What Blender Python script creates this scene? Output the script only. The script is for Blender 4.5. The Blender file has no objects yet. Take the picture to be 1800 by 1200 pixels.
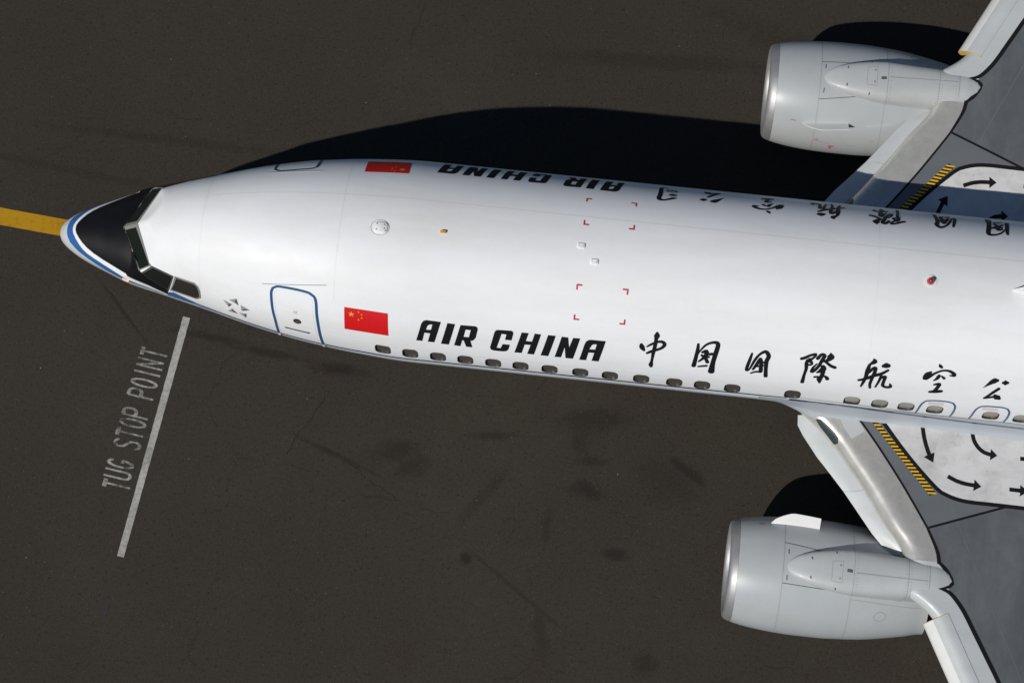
import bpy, bmesh, math, random
import numpy as np
from mathutils import Vector

S = bpy.context.scene
# ------------------------------------------------------------------ camera
# world: X runs aft along the jet, Y to its starboard side, Z up, ground at 0
cam = bpy.data.cameras.new('camera'); camo = bpy.data.objects.new('camera', cam)
S.collection.objects.link(camo); S.camera = camo
camo.location = (10.798, -11.9688, 44.4373)
camo.rotation_euler = (0.257576, 0.017837, 0.113091)
cam.sensor_width = 36; cam.lens = 79.965; cam.clip_end = 6000; cam.clip_start = 1
# ------------------------------------------------------------------ sky and sun
TO_SUN = Vector((-.66, -.688, 1)).normalized()
w = bpy.data.worlds.new('World'); S.world = w; w.use_nodes = True
nt = w.node_tree; bg = nt.nodes['Background']
sky = nt.nodes.new('ShaderNodeTexSky'); sky.sky_type = 'NISHITA'; sky.sun_disc = False
sky.sun_elevation = math.asin(TO_SUN.z); sky.sun_rotation = math.atan2(TO_SUN.x, TO_SUN.y)
sky.altitude = 50; sky.dust_density = 0.2; sky.air_density = 1.0; sky.ozone_density = 4.0
nt.links.new(sky.outputs[0], bg.inputs[0]); bg.inputs[1].default_value = 0.055
sl = bpy.data.lights.new('sun', 'SUN'); sl.energy = 4.2; sl.angle = math.radians(.5); sl.color = (1, .965, .915)
so = bpy.data.objects.new('sun', sl); S.collection.objects.link(so)
so.location = (-30, -36, 60); so.rotation_euler = (-TO_SUN).to_track_quat('-Z', 'Y').to_euler()
S.view_settings.view_transform = 'Standard'; S.view_settings.look = 'None'
S.view_settings.exposure = -0.35; S.view_settings.gamma = 1; S.view_settings.use_curve_mapping = False

# ------------------------------------------------------------------ materials
def mat(name, col, rough=.5, metal=0., coat=0., spec=.5):
    m = bpy.data.materials.new(name); m.use_nodes = True
    b = m.node_tree.nodes['Principled BSDF']
    b.inputs['Base Color'].default_value = (*col, 1); b.inputs['Roughness'].default_value = rough
    b.inputs['Metallic'].default_value = metal; b.inputs['Coat Weight'].default_value = coat
    b.inputs['Coat Roughness'].default_value = .08; b.inputs['Specular IOR Level'].default_value = spec
    return m
def nodes(m): return m.node_tree, m.node_tree.nodes['Principled BSDF']
def N(t, kind, **kw):
    n = t.nodes.new('ShaderNode' + kind)
    for k, v in kw.items():
        if k.startswith('i_'):
            key = k[2:]; key = int(key) if key.isdigit() else key.replace('_', ' ')
            n.inputs[key].default_value = v
        else: setattr(n, k, v)
    return n
def noise(t, vec, scale, detail=4, rough=.55, dist=0.):
    n = N(t, 'TexNoise', i_Scale=scale, i_Detail=detail, i_Roughness=rough, i_Distortion=dist)
    t.links.new(vec, n.inputs['Vector']); return n.outputs['Fac']
def ramp(t, fac, a, b, ca=(0, 0, 0, 1), cb=(1, 1, 1, 1)):
    r = N(t, 'ValToRGB'); r.color_ramp.elements[0].position = a; r.color_ramp.elements[1].position = b
    r.color_ramp.elements[0].color = ca; r.color_ramp.elements[1].color = cb
    t.links.new(fac, r.inputs[0]); return r.outputs[0]
def mixc(t, fac, a, b, blend='MIX'):
    m = N(t, 'Mix', data_type='RGBA', blend_type=blend)
    for sck, v in ((m.inputs[0], fac), (m.inputs[6], a), (m.inputs[7], b)):
        if isinstance(v, (int, float)): sck.default_value = v
        elif isinstance(v, tuple): sck.default_value = (*v[:3], 1)
        else: t.links.new(v, sck)
    return m.outputs[2]
def math_(t, op, a, b=None):
    m = N(t, 'Math', operation=op)
    for sck, v in zip(m.inputs, (a, b)):
        if v is None: continue
        if isinstance(v, (int, float)): sck.default_value = v
        else: t.links.new(v, sck)
    return m.outputs[0]
def objvec(t, scale=(1, 1, 1)):
    tc = N(t, 'TexCoord'); mp = N(t, 'Mapping'); mp.inputs['Scale'].default_value = scale
    t.links.new(tc.outputs['Object'], mp.inputs[0]); return mp.outputs[0]
def bump(t, b, h, strength, dist):
    bm_ = N(t, 'Bump', i_Strength=strength, i_Distance=dist); t.links.new(h, bm_.inputs['Height'])
    t.links.new(bm_.outputs[0], b.inputs['Normal'])

def painted(name, col, grime, amount, rough=.28, coat=.25, stretch=(.35, 1.6, 1.6), wav=.0):
    m = mat(name, col, rough, 0, coat); t, b = nodes(m)
    v = objvec(t, stretch); v2 = objvec(t, (1, 1, 1))
    n1 = ramp(t, noise(t, v, 1.0, 6, .6, .3), .42, .78)
    n2 = ramp(t, noise(t, v2, 7.0, 5, .7), .5, .85)
    f = math_(t, 'MULTIPLY', math_(t, 'ADD', n1, math_(t, 'MULTIPLY', n2, .35)), amount)
    t.links.new(mixc(t, f, col, grime), b.inputs['Base Color'])
    r = math_(t, 'ADD', math_(t, 'MULTIPLY', noise(t, v2, 3, 4), .16), rough - .06)
    t.links.new(r, b.inputs['Roughness'])
    if wav: bump(t, b, noise(t, objvec(t, (.9, 1.4, 1.4)), 1.6, 2), wav, .02)
    return m
M = {}
M['white'] = painted('white_paint', (.84, .845, .845), (.66, .64, .59), .40, .46, .0, wav=.05)
M['white'].node_tree.nodes['Principled BSDF'].inputs['Specular IOR Level'].default_value = .35
M['belly'] = painted('belly_grey_paint', (.46, .50, .54), (.38, .385, .37), .4, .5, 0)
M['nacelle'] = painted('nacelle_grey_paint', (.43, .455, .46), (.365, .365, .345), .5, .36, .25, (.6, 1, 1), .04)
M['pylonp'] = painted('pylon_grey_paint', (.46, .48, .48), (.36, .355, .335), .5, .42, .05, (.6, 1, 1), .04)
M['flap'] = painted('flap_white_paint', (.52, .545, .545), (.42, .41, .385), .45, .38, .1)
M['slatnose'] = painted('slat_nose_white', (.76, .76, .74), (.6, .57, .52), .4, .35, .1)
M['wingg'] = painted('wing_grey_paint', (.138, .151, .160), (.082, .088, .093), .8, .42, .05, (.8, .5, 1))
M['wingf'] = painted('wing_front_grey', (.14, .15, .158), (.105, .112, .118), .6, .42, .05)
M['walk'] = painted('walkway_white', (.67, .665, .655), (.36, .35, .345), .7, .55, 0, (1.1, 1.8, 1))
M['black'] = mat('black_paint', (.009, .009, .010), .55, 0, 0, .2)
M['glare'] = painted('anti_glare_black', (.005, .005, .006), (.013, .013, .014), .5, .42, 0)
M['glare'].node_tree.nodes['Principled BSDF'].inputs['Specular IOR Level'].default_value = .2
M['blue'] = mat('blue_paint', (.025, .12, .36), .3, 0, .3)
M['doorblue'] = mat('door_blue_paint', (.022, .09, .215), .35, 0, .1)
M['darkblue'] = mat('dark_blue_paint', (.018, .05, .14), .3, 0, .3)
M['grey'] = mat('nose_grey', (.55, .56, .54), .38, 0, .15)
M['red'] = mat('flag_red', (.66, .010, .012), .32, 0, .2)
M['markred'] = mat('mark_red', (.50, .03, .045), .4)
M['yellow'] = mat('hazard_yellow', (.75, .45, .02), .45)
M['star'] = mat('flag_star_yellow', (.78, .36, .05), .4)
M['frame'] = mat('window_frame_grey', (.27, .27, .25), .45, .2)
M['darkframe'] = mat('dark_window_frame', (.10, .10, .095), .4, .3)
M['seam'] = mat('panel_seam', (.33, .33, .32), .6)
M['seamlite'] = mat('faint_seam', (.69, .69, .68), .5)
M['seamgrey'] = mat('grey_seam', (.30, .305, .30), .6)
M['seamdark'] = mat('dark_seam', (.09, .09, .09), .6)
M['rubber'] = mat('tyre_rubber', (.018, .018, .018), .8)
M['dark'] = mat('dark_metal', (.05, .05, .05), .45, .6)
M['silver'] = mat('silver_paint', (.42, .43, .43), .35, .2)
M['silverdark'] = mat('dark_silver_paint', (.12, .12, .13), .4, .2)
M['orange'] = mat('orange_drain', (.70, .30, .03), .4)
M['beacon'] = mat('beacon_red', (.35, .008, .012), .12, 0, .6)
M['lens'] = mat('lamp_glass_dark', (.035, .045, .045), .3, 0, 0)
M['peach'] = mat('probe_cream', (.85, .62, .45), .4)
M['glassdark'] = mat('cockpit_glass', (.010, .014, .012), .06, 0, 0)
M['glass3'] = mat('cockpit_side_glass', (.030, .026, .022), .08)
M['pane'] = mat('cabin_pane', (.085, .076, .06), .2)
M['panel'] = mat('cabin_pane_light', (.33, .315, .28), .3)
M['reveal'] = mat('window_reveal', (.035, .032, .027), .5)
t, b = nodes(M['wingg']); src = b.inputs['Base Color'].links[0].from_socket
mo = ramp(t, noise(t, objvec(t, (1.2, .35, 1)), 1.5, 6, .65, .5), .38, .62); mo2 = ramp(t, noise(t, objvec(t, (1, 1, 1)), 4.5, 5, .7), .4, .7)
t.links.new(mixc(t, math_(t, 'MULTIPLY', math_(t, 'ADD', math_(t, 'MULTIPLY', mo, .7), math_(t, 'MULTIPLY', mo2, .3)), .62), src, (.068, .073, .079)), b.inputs['Base Color'])
t, b = nodes(M['walk']); src = b.inputs['Base Color'].links[0].from_socket
sm = math_(t, 'MULTIPLY', ramp(t, noise(t, objvec(t, (1, 1, 1)), 2.6, 6, .7, 1.2), .54, .70), ramp(t, noise(t, objvec(t, (9, 2.5, 1)), 3.0, 5, .75), .40, .66))
t.links.new(mixc(t, math_(t, 'MULTIPLY', sm, .6), src, (.23, .225, .215)), b.inputs['Base Color'])
def metal(name, col, rough, mt):
    m = mat(name, col, rough, mt); t, b = nodes(m); v = objvec(t, (1, 1, 1))
    n = noise(t, v, 5, 5, .65)
    t.links.new(ramp(t, n, .3, .75, tuple(c * .8 for c in col) + (1,), col + (1,)), b.inputs['Base Color'])
    r = math_(t, 'ADD', math_(t, 'MULTIPLY', noise(t, v, 2.2, 5), .22), rough - .1); t.links.new(r, b.inputs['Roughness'])
    return m
M['metal'] = metal('polished_aluminium', (.66, .64, .59), .26, .45)
M['lip'] = metal('polished_lip', (.42, .42, .415), .5, .6)
def worn(name, col, lo, hi, scale, base=(.03, .027, .024)):
    m = mat(name, col, .75, 0, 0, .15); t, b = nodes(m); v = objvec(t)
    f = ramp(t, math_(t, 'ADD', math_(t, 'MULTIPLY', noise(t, v, scale, 6, .7), .6), math_(t, 'MULTIPLY', noise(t, v, 1.3, 3), .4)), lo, hi)
    t.links.new(mixc(t, f, base, col), b.inputs['Base Color'])
    bump(t, b, noise(t, v, 90, 3), .3, .004); return m
M['lineyellow'] = worn('worn_yellow_line', (.44, .235, .008), .22, .5, 9, (.20, .11, .008))
M['linewhite'] = worn('worn_white_line', (.43, .42, .385), .30, .60, 13, (.17, .162, .145))
M['letwhite'] = worn('worn_white_lettering', (.36, .355, .325), .40, .60, 11, (.055, .05, .044))
M['ghost'] = worn('faded_white_paint', (.05, .048, .042), .45, .7, 9)
M['crack'] = worn('asphalt_crack', (.0185, .0155, .0125), .42, .66, 12, (.029, .0248, .02))

# asphalt with wear, oil stains and bright chips of aggregate
m = mat('asphalt', (.03, .027, .024), .8, 0, 0, .12); M['asphalt'] = m; t, b = nodes(m); v = objvec(t)
c = mixc(t, ramp(t, noise(t, v, .16, 5, .6), .35, .7), (.0235, .0200, .0162), (.0405, .0352, .0280))
c = mixc(t, ramp(t, noise(t, v, 1.1, 6, .65, .4), .35, .75), c, (.0305, .0260, .0208))
c = mixc(t, math_(t, 'MULTIPLY', ramp(t, noise(t, v, .55, 4, .6, .5), .5, .72), .55), c, (.0290, .0215, .0175))
c = mixc(t, math_(t, 'MULTIPLY', ramp(t, noise(t, v, 2.7, 6, .7, .6), .56, .78), .5), c, (.0205, .0165, .0135))
c = mixc(t, math_(t, 'MULTIPLY', ramp(t, noise(t, v, 8.5, 5, .7, .8), .50, .75), .45), c, (.0165, .0138, .0112))
c = mixc(t, math_(t, 'MULTIPLY', ramp(t, noise(t, v, 34, 4, .75), .40, .70), .75), c, (.055, .049, .041))
c = mixc(t, math_(t, 'MULTIPLY', ramp(t, noise(t, v, 17, 3, .65), .57, .70), .75), c, (.014, .012, .010))
sp = N(t, 'Separate' + 'XYZ'); t.links.new(v, sp.inputs[0])
warp = noise(t, v, 3.5, 5, .65)
STAINS = [(6.6, -2.95, .55, .22, .2, .55), (7.0, -3.2, .35, .25, .6, .45), (10.5, -3.3, .36, .2, -.2, .7), (10.5, -2.7, .34, .12, 0, .5),
          (10.5, -1.85, .8, .26, .1, .55), (10.3, -2.3, .2, .35, 0, .4), (12.45, -2.7, .48, .14, -.6, .75), (12.1, -2.95, .8, .45, -.4, .3), (11.24, -4.5, .3, .14, .1, .75),
          (8.29, -4.9, .14, .14, 0, .8), (9.8, -4.1, .1, .45, 0, .4), (8.5, -3.6, .12, .8, -.6, .35), (8.55, -2.4, .6, .1, .1, .5), (2.6, -1.0, .9, .10, -.1, .6), (3.9, -1.2, .9, .10, -.08, .65), (5.3, -1.38, .6, .14, 0, .75), (.7, -.6, .9, .05, -.8, .55), (5.5, -3.15, 1.1, .06, -.35, .5), (9.3, -5.4, 1.6, .05, -.6, .4),
          (14.9, 6.2, 3.0, .35, -.3, .35), (11, 5.9, 2.6, .2, .05, .35), (1.2, 3.1, 3.0, .12, -.02, .3), (-.5, 2.2, 3.4, .10, -.1, .28), (12.0, -6.6, .25, .25, 0, .5), (9.9, -6.2, .14, .6, .2, .35)]
tot = None
for (x, y, rx, ry, a, st) in STAINS:
    dx = math_(t, 'SUBTRACT', sp.outputs[0], x); dy = math_(t, 'SUBTRACT', sp.outputs[1], y)
    ca, sa = math.cos(a), math.sin(a)
    u = math_(t, 'DIVIDE', math_(t, 'ADD', math_(t, 'MULTIPLY', dx, ca), math_(t, 'MULTIPLY', dy, sa)), rx)
    q = math_(t, 'DIVIDE', math_(t, 'SUBTRACT', math_(t, 'MULTIPLY', dy, ca), math_(t, 'MULTIPLY', dx, sa)), ry)
    d = math_(t, 'SQRT', math_(t, 'ADD', math_(t, 'MULTIPLY', u, u), math_(t, 'MULTIPLY', q, q)))
    d = math_(t, 'ADD', d, math_(t, 'MULTIPLY', math_(t, 'SUBTRACT', warp, .5), 1.9))
    mr = N(t, 'MapRange', interpolation_type='SMOOTHSTEP'); mr.inputs[1].default_value = 1.35; mr.inputs[2].default_value = .25
    mr.inputs[3].default_value = 0; mr.inputs[4].default_value = st * .82; t.links.new(d, mr.inputs[0])
    tot = mr.outputs[0] if tot is None else math_(t, 'MAXIMUM', tot, mr.outputs[0])
c = mixc(t, tot, c, (.0125, .0105, .0095))
# hairline cracks along the edges of large irregular fields, broken up by noise
wv = N(t, 'VectorMath', operation='ADD'); nz = N(t, 'TexNoise', i_Scale=1.7, i_Detail=5); t.links.new(v, nz.inputs['Vector']); t.links.new(v, wv.inputs[0])
sb = N(t, 'VectorMath', operation='SCALE'); sb.inputs['Scale'].default_value = .55; t.links.new(nz.outputs['Color'], sb.inputs[0]); t.links.new(sb.outputs[0], wv.inputs[1])
ve = N(t, 'TexVoronoi', feature='DISTANCE_TO_EDGE', i_Scale=.17); t.links.new(wv.outputs[0], ve.inputs['Vector'])
ck = N(t, 'MapRange', interpolation_type='SMOOTHSTEP'); ck.inputs[1].default_value = .0042; ck.inputs[2].default_value = .0008; t.links.new(ve.outputs['Distance'], ck.inputs[0])
c = mixc(t, math_(t, 'MULTIPLY', math_(t, 'MULTIPLY', ck.outputs[0], ramp(t, noise(t, v, .9, 3), .45, .65)), .38), c, (.013, .011, .0095))
vo = N(t, 'TexVoronoi', i_Scale=5.5, feature='F1'); t.links.new(v, vo.inputs['Vector'])
sc_ = N(t, 'SeparateColor'); t.links.new(vo.outputs['Color'], sc_.inputs[0])
chip = math_(t, 'MULTIPLY', math_(t, 'LESS_THAN', vo.outputs['Distance'], .055), math_(t, 'GREATER_THAN', sc_.outputs[0], .94))
c = mixc(t, math_(t, 'MULTIPLY', chip, sc_.outputs[1]), c, (.30, .28, .24))
vo2 = N(t, 'TexVoronoi', i_Scale=17, feature='F1'); t.links.new(v, vo2.inputs['Vector'])
sc2 = N(t, 'SeparateColor'); t.links.new(vo2.outputs['Color'], sc2.inputs[0])
ch2 = math_(t, 'MULTIPLY', math_(t, 'LESS_THAN', vo2.outputs['Distance'], .2), math_(t, 'GREATER_THAN', sc2.outputs[0], .86))
c = mixc(t, math_(t, 'MULTIPLY', math_(t, 'MULTIPLY', ch2, sc2.outputs[1]), .8), c, (.085, .076, .062))
c = mixc(t, 1.0, c, (1.13, 1.11, 1.06), 'MULTIPLY')
t.links.new(c, b.inputs['Base Color'])
bump(t, b, noise(t, v, 55, 4, .75), .7, .008)

# ------------------------------------------------------------------ mesh helpers
def link(o, parent=None):
    S.collection.objects.link(o)
    if parent is not None: o.parent = parent
    return o
def mk(name, verts, faces, m, parent=None, smooth=True, normals=None, mats=None, fm=None, sharp=None):
    me = bpy.data.meshes.new(name); me.from_pydata([tuple(map(float, p)) for p in verts], [], [tuple(map(int, f)) for f in faces])
    for mm in (mats or [m]): me.materials.append(mm)
    if fm is not None: me.polygons.foreach_set('material_index', np.array(fm, np.int32))
    if smooth: me.polygons.foreach_set('use_smooth', np.ones(len(me.polygons), bool))
    me.update()
    if normals is not None: me.normals_split_custom_set_from_vertices([tuple(map(float, n)) for n in normals])
    elif sharp: me.set_sharp_from_angle(angle=math.radians(sharp))
    return link(bpy.data.objects.new(name, me), parent)
def smo(o, ang=35):
    o.data.polygons.foreach_set('use_smooth', np.ones(len(o.data.polygons), bool)); o.data.set_sharp_from_angle(angle=math.radians(ang)); return o
def frombm(name, bm, m, parent=None, ang=35):
    bmesh.ops.recalc_face_normals(bm, faces=bm.faces[:])
    me = bpy.data.meshes.new(name); bm.to_mesh(me); bm.free(); me.materials.append(m)
    return smo(link(bpy.data.objects.new(name, me), parent), ang)
def loftmesh(rows, close=False, cap=True):
    """rows of equal length -> verts, faces"""
    n = len(rows[0]); V = [p for r in rows for p in r]; F = []
    for i in range(len(rows) - 1):
        for j in range(n if close else n - 1):
            k = (j + 1) % n; F.append((i * n + j, i * n + k, (i + 1) * n + k, (i + 1) * n + j))
    if close and cap: F.append(tuple(range(n))[::-1]); F.append(tuple((len(rows) - 1) * n + j for j in range(n)))
    return V, F
def loft(name, rows, m, parent=None, close=True, ang=40):
    V, F = loftmesh(rows, close); bm = bmesh.new(); vs = [bm.verts.new(p) for p in V]
    for f in F:
        try: bm.faces.new([vs[i] for i in f])
        except ValueError: pass
    bmesh.ops.remove_doubles(bm, verts=bm.verts[:], dist=1e-5)
    return frombm(name, bm, m, parent, ang)
def box(name, c, s, m, parent=None, rz=0, bevel=0):
    bm = bmesh.new(); bmesh.ops.create_cube(bm, size=1)
    for vv in bm.verts:
        x, y, z = vv.co.x * s[0], vv.co.y * s[1], vv.co.z * s[2]
        vv.co = (c[0] + x * math.cos(rz) - y * math.sin(rz), c[1] + x * math.sin(rz) + y * math.cos(rz), c[2] + z)
    if bevel: bmesh.ops.bevel(bm, geom=bm.edges[:], offset=bevel, segments=2, affect='EDGES')
    return frombm(name, bm, m, parent, 30)
def tube(name, pts, r, m, parent=None, n=16):
    rows = []; P = [np.array(p, float) for p in pts]
    rr = r if isinstance(r, (list, tuple)) else [r] * len(P)
    for i, p in enumerate(P):
        d = P[min(i + 1, len(P) - 1)] - P[max(i - 1, 0)]; d /= np.linalg.norm(d)
        a = np.cross(d, [0, 0, 1.]) if abs(d[2]) < .9 else np.cross(d, [1., 0, 0]); a /= np.linalg.norm(a); bb = np.cross(d, a)
        rows.append([p + rr[i] * (a * math.cos(q) + bb * math.sin(q)) for q in np.linspace(0, 2 * math.pi, n, endpoint=False)])
    return loft(name, rows, m, parent, True, 40)
def revolve(name, prof, axis_o, m, parent=None, axis='X', n=48, flat=None, ang=40):
    """prof: list of (along, radius); closed ring each"""
    rows = []
    for a, r in prof:
        row = []
        for q in np.linspace(0, 2 * math.pi, n, endpoint=False):
            s_, c_ = math.sin(q), math.cos(q); k = flat(a, c_) if flat else 1
            if axis == 'X': row.append((axis_o[0] + a, axis_o[1] + r * s_, axis_o[2] + r * c_ * k))
            elif axis == 'Y': row.append((axis_o[0] + r * s_, axis_o[1] + a, axis_o[2] + r * c_))
            else: row.append((axis_o[0] + r * s_, axis_o[1] + r * c_, axis_o[2] + a))
        rows.append(row)
    V, F = loftmesh(rows, True, False); bm = bmesh.new(); vs = [bm.verts.new(p) for p in V]
    for f in F:
        try: bm.faces.new([vs[i] for i in f])
        except ValueError: pass
    bmesh.ops.remove_doubles(bm, verts=bm.verts[:], dist=1e-5)
    return frombm(name, bm, m, parent, ang)

# ------------------------------------------------------------------ the skin of the body
def pch(xk,yk,x,end=None):
    xk=np.array(xk,float);yk=np.array(yk,float);h=np.diff(xk);d=np.diff(yk)/h
    m=np.zeros_like(yk);s=d[:-1]+d[1:]
    m[1:-1]=np.where(d[:-1]*d[1:]>0,2*d[:-1]*d[1:]/np.where(s==0,1,s),0);m[0]=d[0]*1.3
    x=np.clip(x,xk[0],xk[-1]);i=np.clip(np.searchsorted(xk,x)-1,0,len(h)-1);t=(x-xk[i])/h[i]
    return (2*t**3-3*t**2+1)*yk[i]+(t**3-2*t**2+t)*h[i]*m[i]+(-2*t**3+3*t**2)*yk[i+1]+(t**3-t**2)*h[i]*m[i+1]
KX=[0,.03,.1,.25,.5,1,1.5,2,3,4,5,6,7,24,28,33,37,38.6]
KB=[.02,.12,.215,.335,.478,.690,.880,1.0,1.245,1.505,1.70,1.82,1.88,1.88,1.74,1.15,.45,.2]
KM=[3.02,3.03,3.04,3.06,3.09,3.17,3.26,3.33,3.43,3.52,3.565,3.575,3.57,3.57,3.75,4.25,4.75,4.95]
KK=[3.00,2.88,2.76,2.62,2.42,2.13,1.93,1.80,1.62,1.51,1.46,1.44,1.44,1.44,1.75,3.0,4.2,4.75]
KN=[3.04,3.16,3.26,3.37,3.49,3.67,3.85,4.0,4.2,4.4,4.5,4.5,4.5,4.5,4.5,4.5,4.6,4.9]   # nose cone crown
CX=[0,1,1.25,1.5,1.75,2.0,2.5,3,4,5,6,7,24,28,33,37,38.6]
CT=[3.04,3.3,3.7,4.08,4.26,4.40,4.65,4.86,5.16,5.33,5.42,5.45,5.45,5.44,5.38,5.25,5.15]
# windscreen planes: points (starboard)
A0=np.array([1.36,0,3.81]);A1=np.array([1.69,0,4.17]);B0=np.array([1.80,.83,3.80]);B1=np.array([2.07,.76,4.09])
def _plane(p,q,r):
    n=np.cross(q-p,r-p); n/=np.linalg.norm(n); 
    if n[0]>0: n=-n
    return n,float(n@p)
_c=(A0+B0)/2
N1,D1=_plane(A0,(A1+B1)/2,B0)
def _ell(b,top,bot,ph):
    s=np.abs(np.sin(ph));c=np.cos(ph);a=np.where(c>0,top,bot)
    return 1/np.sqrt((s/b)**2+(c/a)**2)
def rad(X,ph):
    """radius of the skin from (X,0,zm(X)) at angle ph (0 = crown, + = starboard)"""
    X=np.asarray(X,float);b=pch(KX,KB,X);m=pch(KX,KM,X);k=pch(KX,KK,X);tn=pch(KX,KN,X);tc=pch(CX,CT,X)
    rn=_ell(b,np.maximum(tn-m,.01),m-k,ph)
    rc=_ell(b,np.maximum(tc-m,.01),m-k,ph)
    dy=np.abs(np.sin(ph));dz=np.cos(ph)
    den=N1[1]*dy+N1[2]*dz; num=D1-N1[0]*X-N1[2]*m
    rp=np.where(den>1e-3,num/np.where(den>1e-3,den,1),99); rp=np.where(rp<0,0,rp)
    r=np.maximum(rn,np.minimum(rc,rp))
    return np.where(X>3.2,rc,r)
def skin(X,ph,off=0.):
    X=np.asarray(X,float);r=rad(X,ph)+off;m=pch(KX,KM,X)
    return np.stack([X+0*r,r*np.sin(ph),m+r*np.cos(ph)],-1)

RD = math.pi / 180; KS = 1.88 * RD              # metres per degree round the body
def skin_n(X, ph):
    X = np.asarray(X, float); ph = np.asarray(ph, float); soft = np.clip((X - 1.55) / .2, 0, 1) * np.clip((3.2 - X) / .5, 0, 1)
    h = 1e-3 + .10 * soft; g = 1e-3 + .07 * soft
    a = skin(X + h, ph) - skin(np.maximum(X - h, 0), ph); bb = skin(X, ph + g) - skin(X, ph - g)
    n = np.cross(a, bb); l = np.linalg.norm(n, axis=-1, keepdims=True); return n / np.maximum(l, 1e-9)
def body_map(A, B, off):                        # A = X, B = degrees
    A = np.asarray(A, float); B = np.asarray(B, float) * RD; n = skin_n(A, B)
    return skin(A, B) + n * off, n
class Map:
    def __init__(s, f, k, ca, cb): s.f, s.k, s.ca, s.cb = f, k, ca, cb
BODY = Map(body_map, KS, .2, 3.0)

def flat_fill(loops, k, ca, cb, extra_a=None):
    bm = bmesh.new()
    for lp in loops:
        vs = [bm.verts.new((a, bq * k, 0)) for a, bq in lp]
        for i in range(len(vs)): bm.edges.new((vs[i], vs[(i + 1) % len(vs)]))
    bmesh.ops.triangle_fill(bm, use_beauty=True, use_dissolve=False, edges=bm.edges[:])
    xs = [q.co.x for q in bm.verts]; ys = [q.co.y for q in bm.verts]
    def cut(co, no): bmesh.ops.bisect_plane(bm, geom=bm.verts[:] + bm.edges[:] + bm.faces[:], dist=1e-6, plane_co=co, plane_no=no)
    for a in (extra_a if extra_a is not None else np.arange(math.ceil(min(xs) / ca) * ca, max(xs), ca)):
        if min(xs) + 1e-4 < a < max(xs) - 1e-4: cut((a, 0, 0), (1, 0, 0))
    st = cb * k
    for y in np.arange(math.ceil(min(ys) / st) * st, max(ys), st):
        if min(ys) + 1e-4 < y < max(ys) - 1e-4: cut((0, y, 0), (0, 1, 0))
    bm.verts.index_update()
    A = np.array([q.co.x for q in bm.verts]); B = np.array([q.co.y for q in bm.verts]) / k
    F = [[q.index for q in f.verts] for f in bm.faces]; bm.free(); return A, B, F
def orient(P, nn, F):
    out = []
    for f in F:
        p = [P[i] for i in f]; fn = np.zeros(3)
        for i in range(1, len(p) - 1): fn += np.cross(p[i] - p[0], p[i + 1] - p[0])
        out.append(f if fn @ nn[f[0]] >= 0 else f[::-1])
    return out
def patch(name, loops, m, parent, off=.003, mp=BODY, ca=None):
    A, B, F = flat_fill(loops, mp.k, ca or mp.ca, mp.cb); P, nn = mp.f(A, B, off)
    return mk(name, P, orient(P, nn, F), m, parent, True, nn)
def smooth_path(pts, step):
    P = np.array(pts, float); out = []
    for i in range(len(P) - 1):
        p0, p1, p2, p3 = P[max(i - 1, 0)], P[i], P[i + 1], P[min(i + 2, len(P) - 1)]
        n = max(1, int(np.linalg.norm(p2[:2] - p1[:2]) / step))
        for j in range(n):
            q = j / n
            out.append(.5 * ((2 * p1) + (p2 - p0) * q + (2 * p0 - 5 * p1 + 4 * p2 - p3) * q * q + (3 * p1 - p0 - 3 * p2 + p3) * q ** 3))
    out.append(P[-1]); return np.array(out)
def strip_geo(pts, k, step=.05, curve=True, caps=False):
    P = np.array([(p[0], p[1] * k, p[2]) for p in pts], float)
    if curve and len(P) > 2: P = smooth_path(P, step)
    else:
        o = []
        for i in range(len(P) - 1):
            n = max(1, int(np.linalg.norm(P[i + 1, :2] - P[i, :2]) / step))
            o += [P[i] + (P[i + 1] - P[i]) * j / n for j in range(n)]
        P = np.array(o + [P[-1]])
    d = np.gradient(P[:, :2], axis=0); d /= np.maximum(np.linalg.norm(d, axis=1, keepdims=True), 1e-9)
    if caps:
        w0, w1 = P[0, 2], P[-1, 2]
        pre = [np.array([*(P[0, :2] - d[0] * w0 / 2 * c_), w0 * s_]) for c_, s_ in ((.98, .2), (.8, .6), (.45, .89))]
        post = [np.array([*(P[-1, :2] + d[-1] * w1 / 2 * c_), w1 * s_]) for c_, s_ in ((.45, .89), (.8, .6), (.98, .2))]
        d = np.vstack([[d[0]] * 3, d, [d[-1]] * 3]); P = np.vstack([pre, P, post])
    nrm = np.stack([-d[:, 1], d[:, 0]], 1); h = np.maximum(P[:, 2:3], .001) / 2
    L = P[:, :2] + nrm * h; R = P[:, :2] - nrm * h; C = P[:, :2]
    A = np.concatenate([L[:, 0], C[:, 0], R[:, 0]]); B = np.concatenate([L[:, 1], C[:, 1], R[:, 1]]) / k; n = len(P)
    F = [[i, i + 1, n + i + 1, n + i] for i in range(n - 1)] + [[n + i, n + i + 1, 2 * n + i + 1, 2 * n + i] for i in range(n - 1)]
    return A, B, F
def ribbon(name, pts, m, parent, off=.003, mp=BODY, step=.06, curve=True, caps=False, w=None):
    """one painted line, or several when pts is a list of lines; each on its own level"""
    lines = pts if isinstance(pts[0][0], (list, tuple)) else [pts]
    V, NN, FF = [], [], []
    for i, ln in enumerate(lines):
        ln = [(p[0], p[1], p[2] if len(p) > 2 else w) for p in ln]
        A, B, F = strip_geo(ln, mp.k, step, curve, caps); P, nn = mp.f(A, B, off + .0004 * i)
        b0 = len(V); V += list(P); NN += list(nn); FF += [[q + b0 for q in f] for f in orient(P, nn, F)]
    return mk(name, V, FF, m, parent, True, NN)
def circ(x, y, rx, ry, n=16): return [(x + rx * math.cos(q), y + ry * math.sin(q)) for q in np.linspace(0, 2 * math.pi, n, endpoint=False)]
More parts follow.
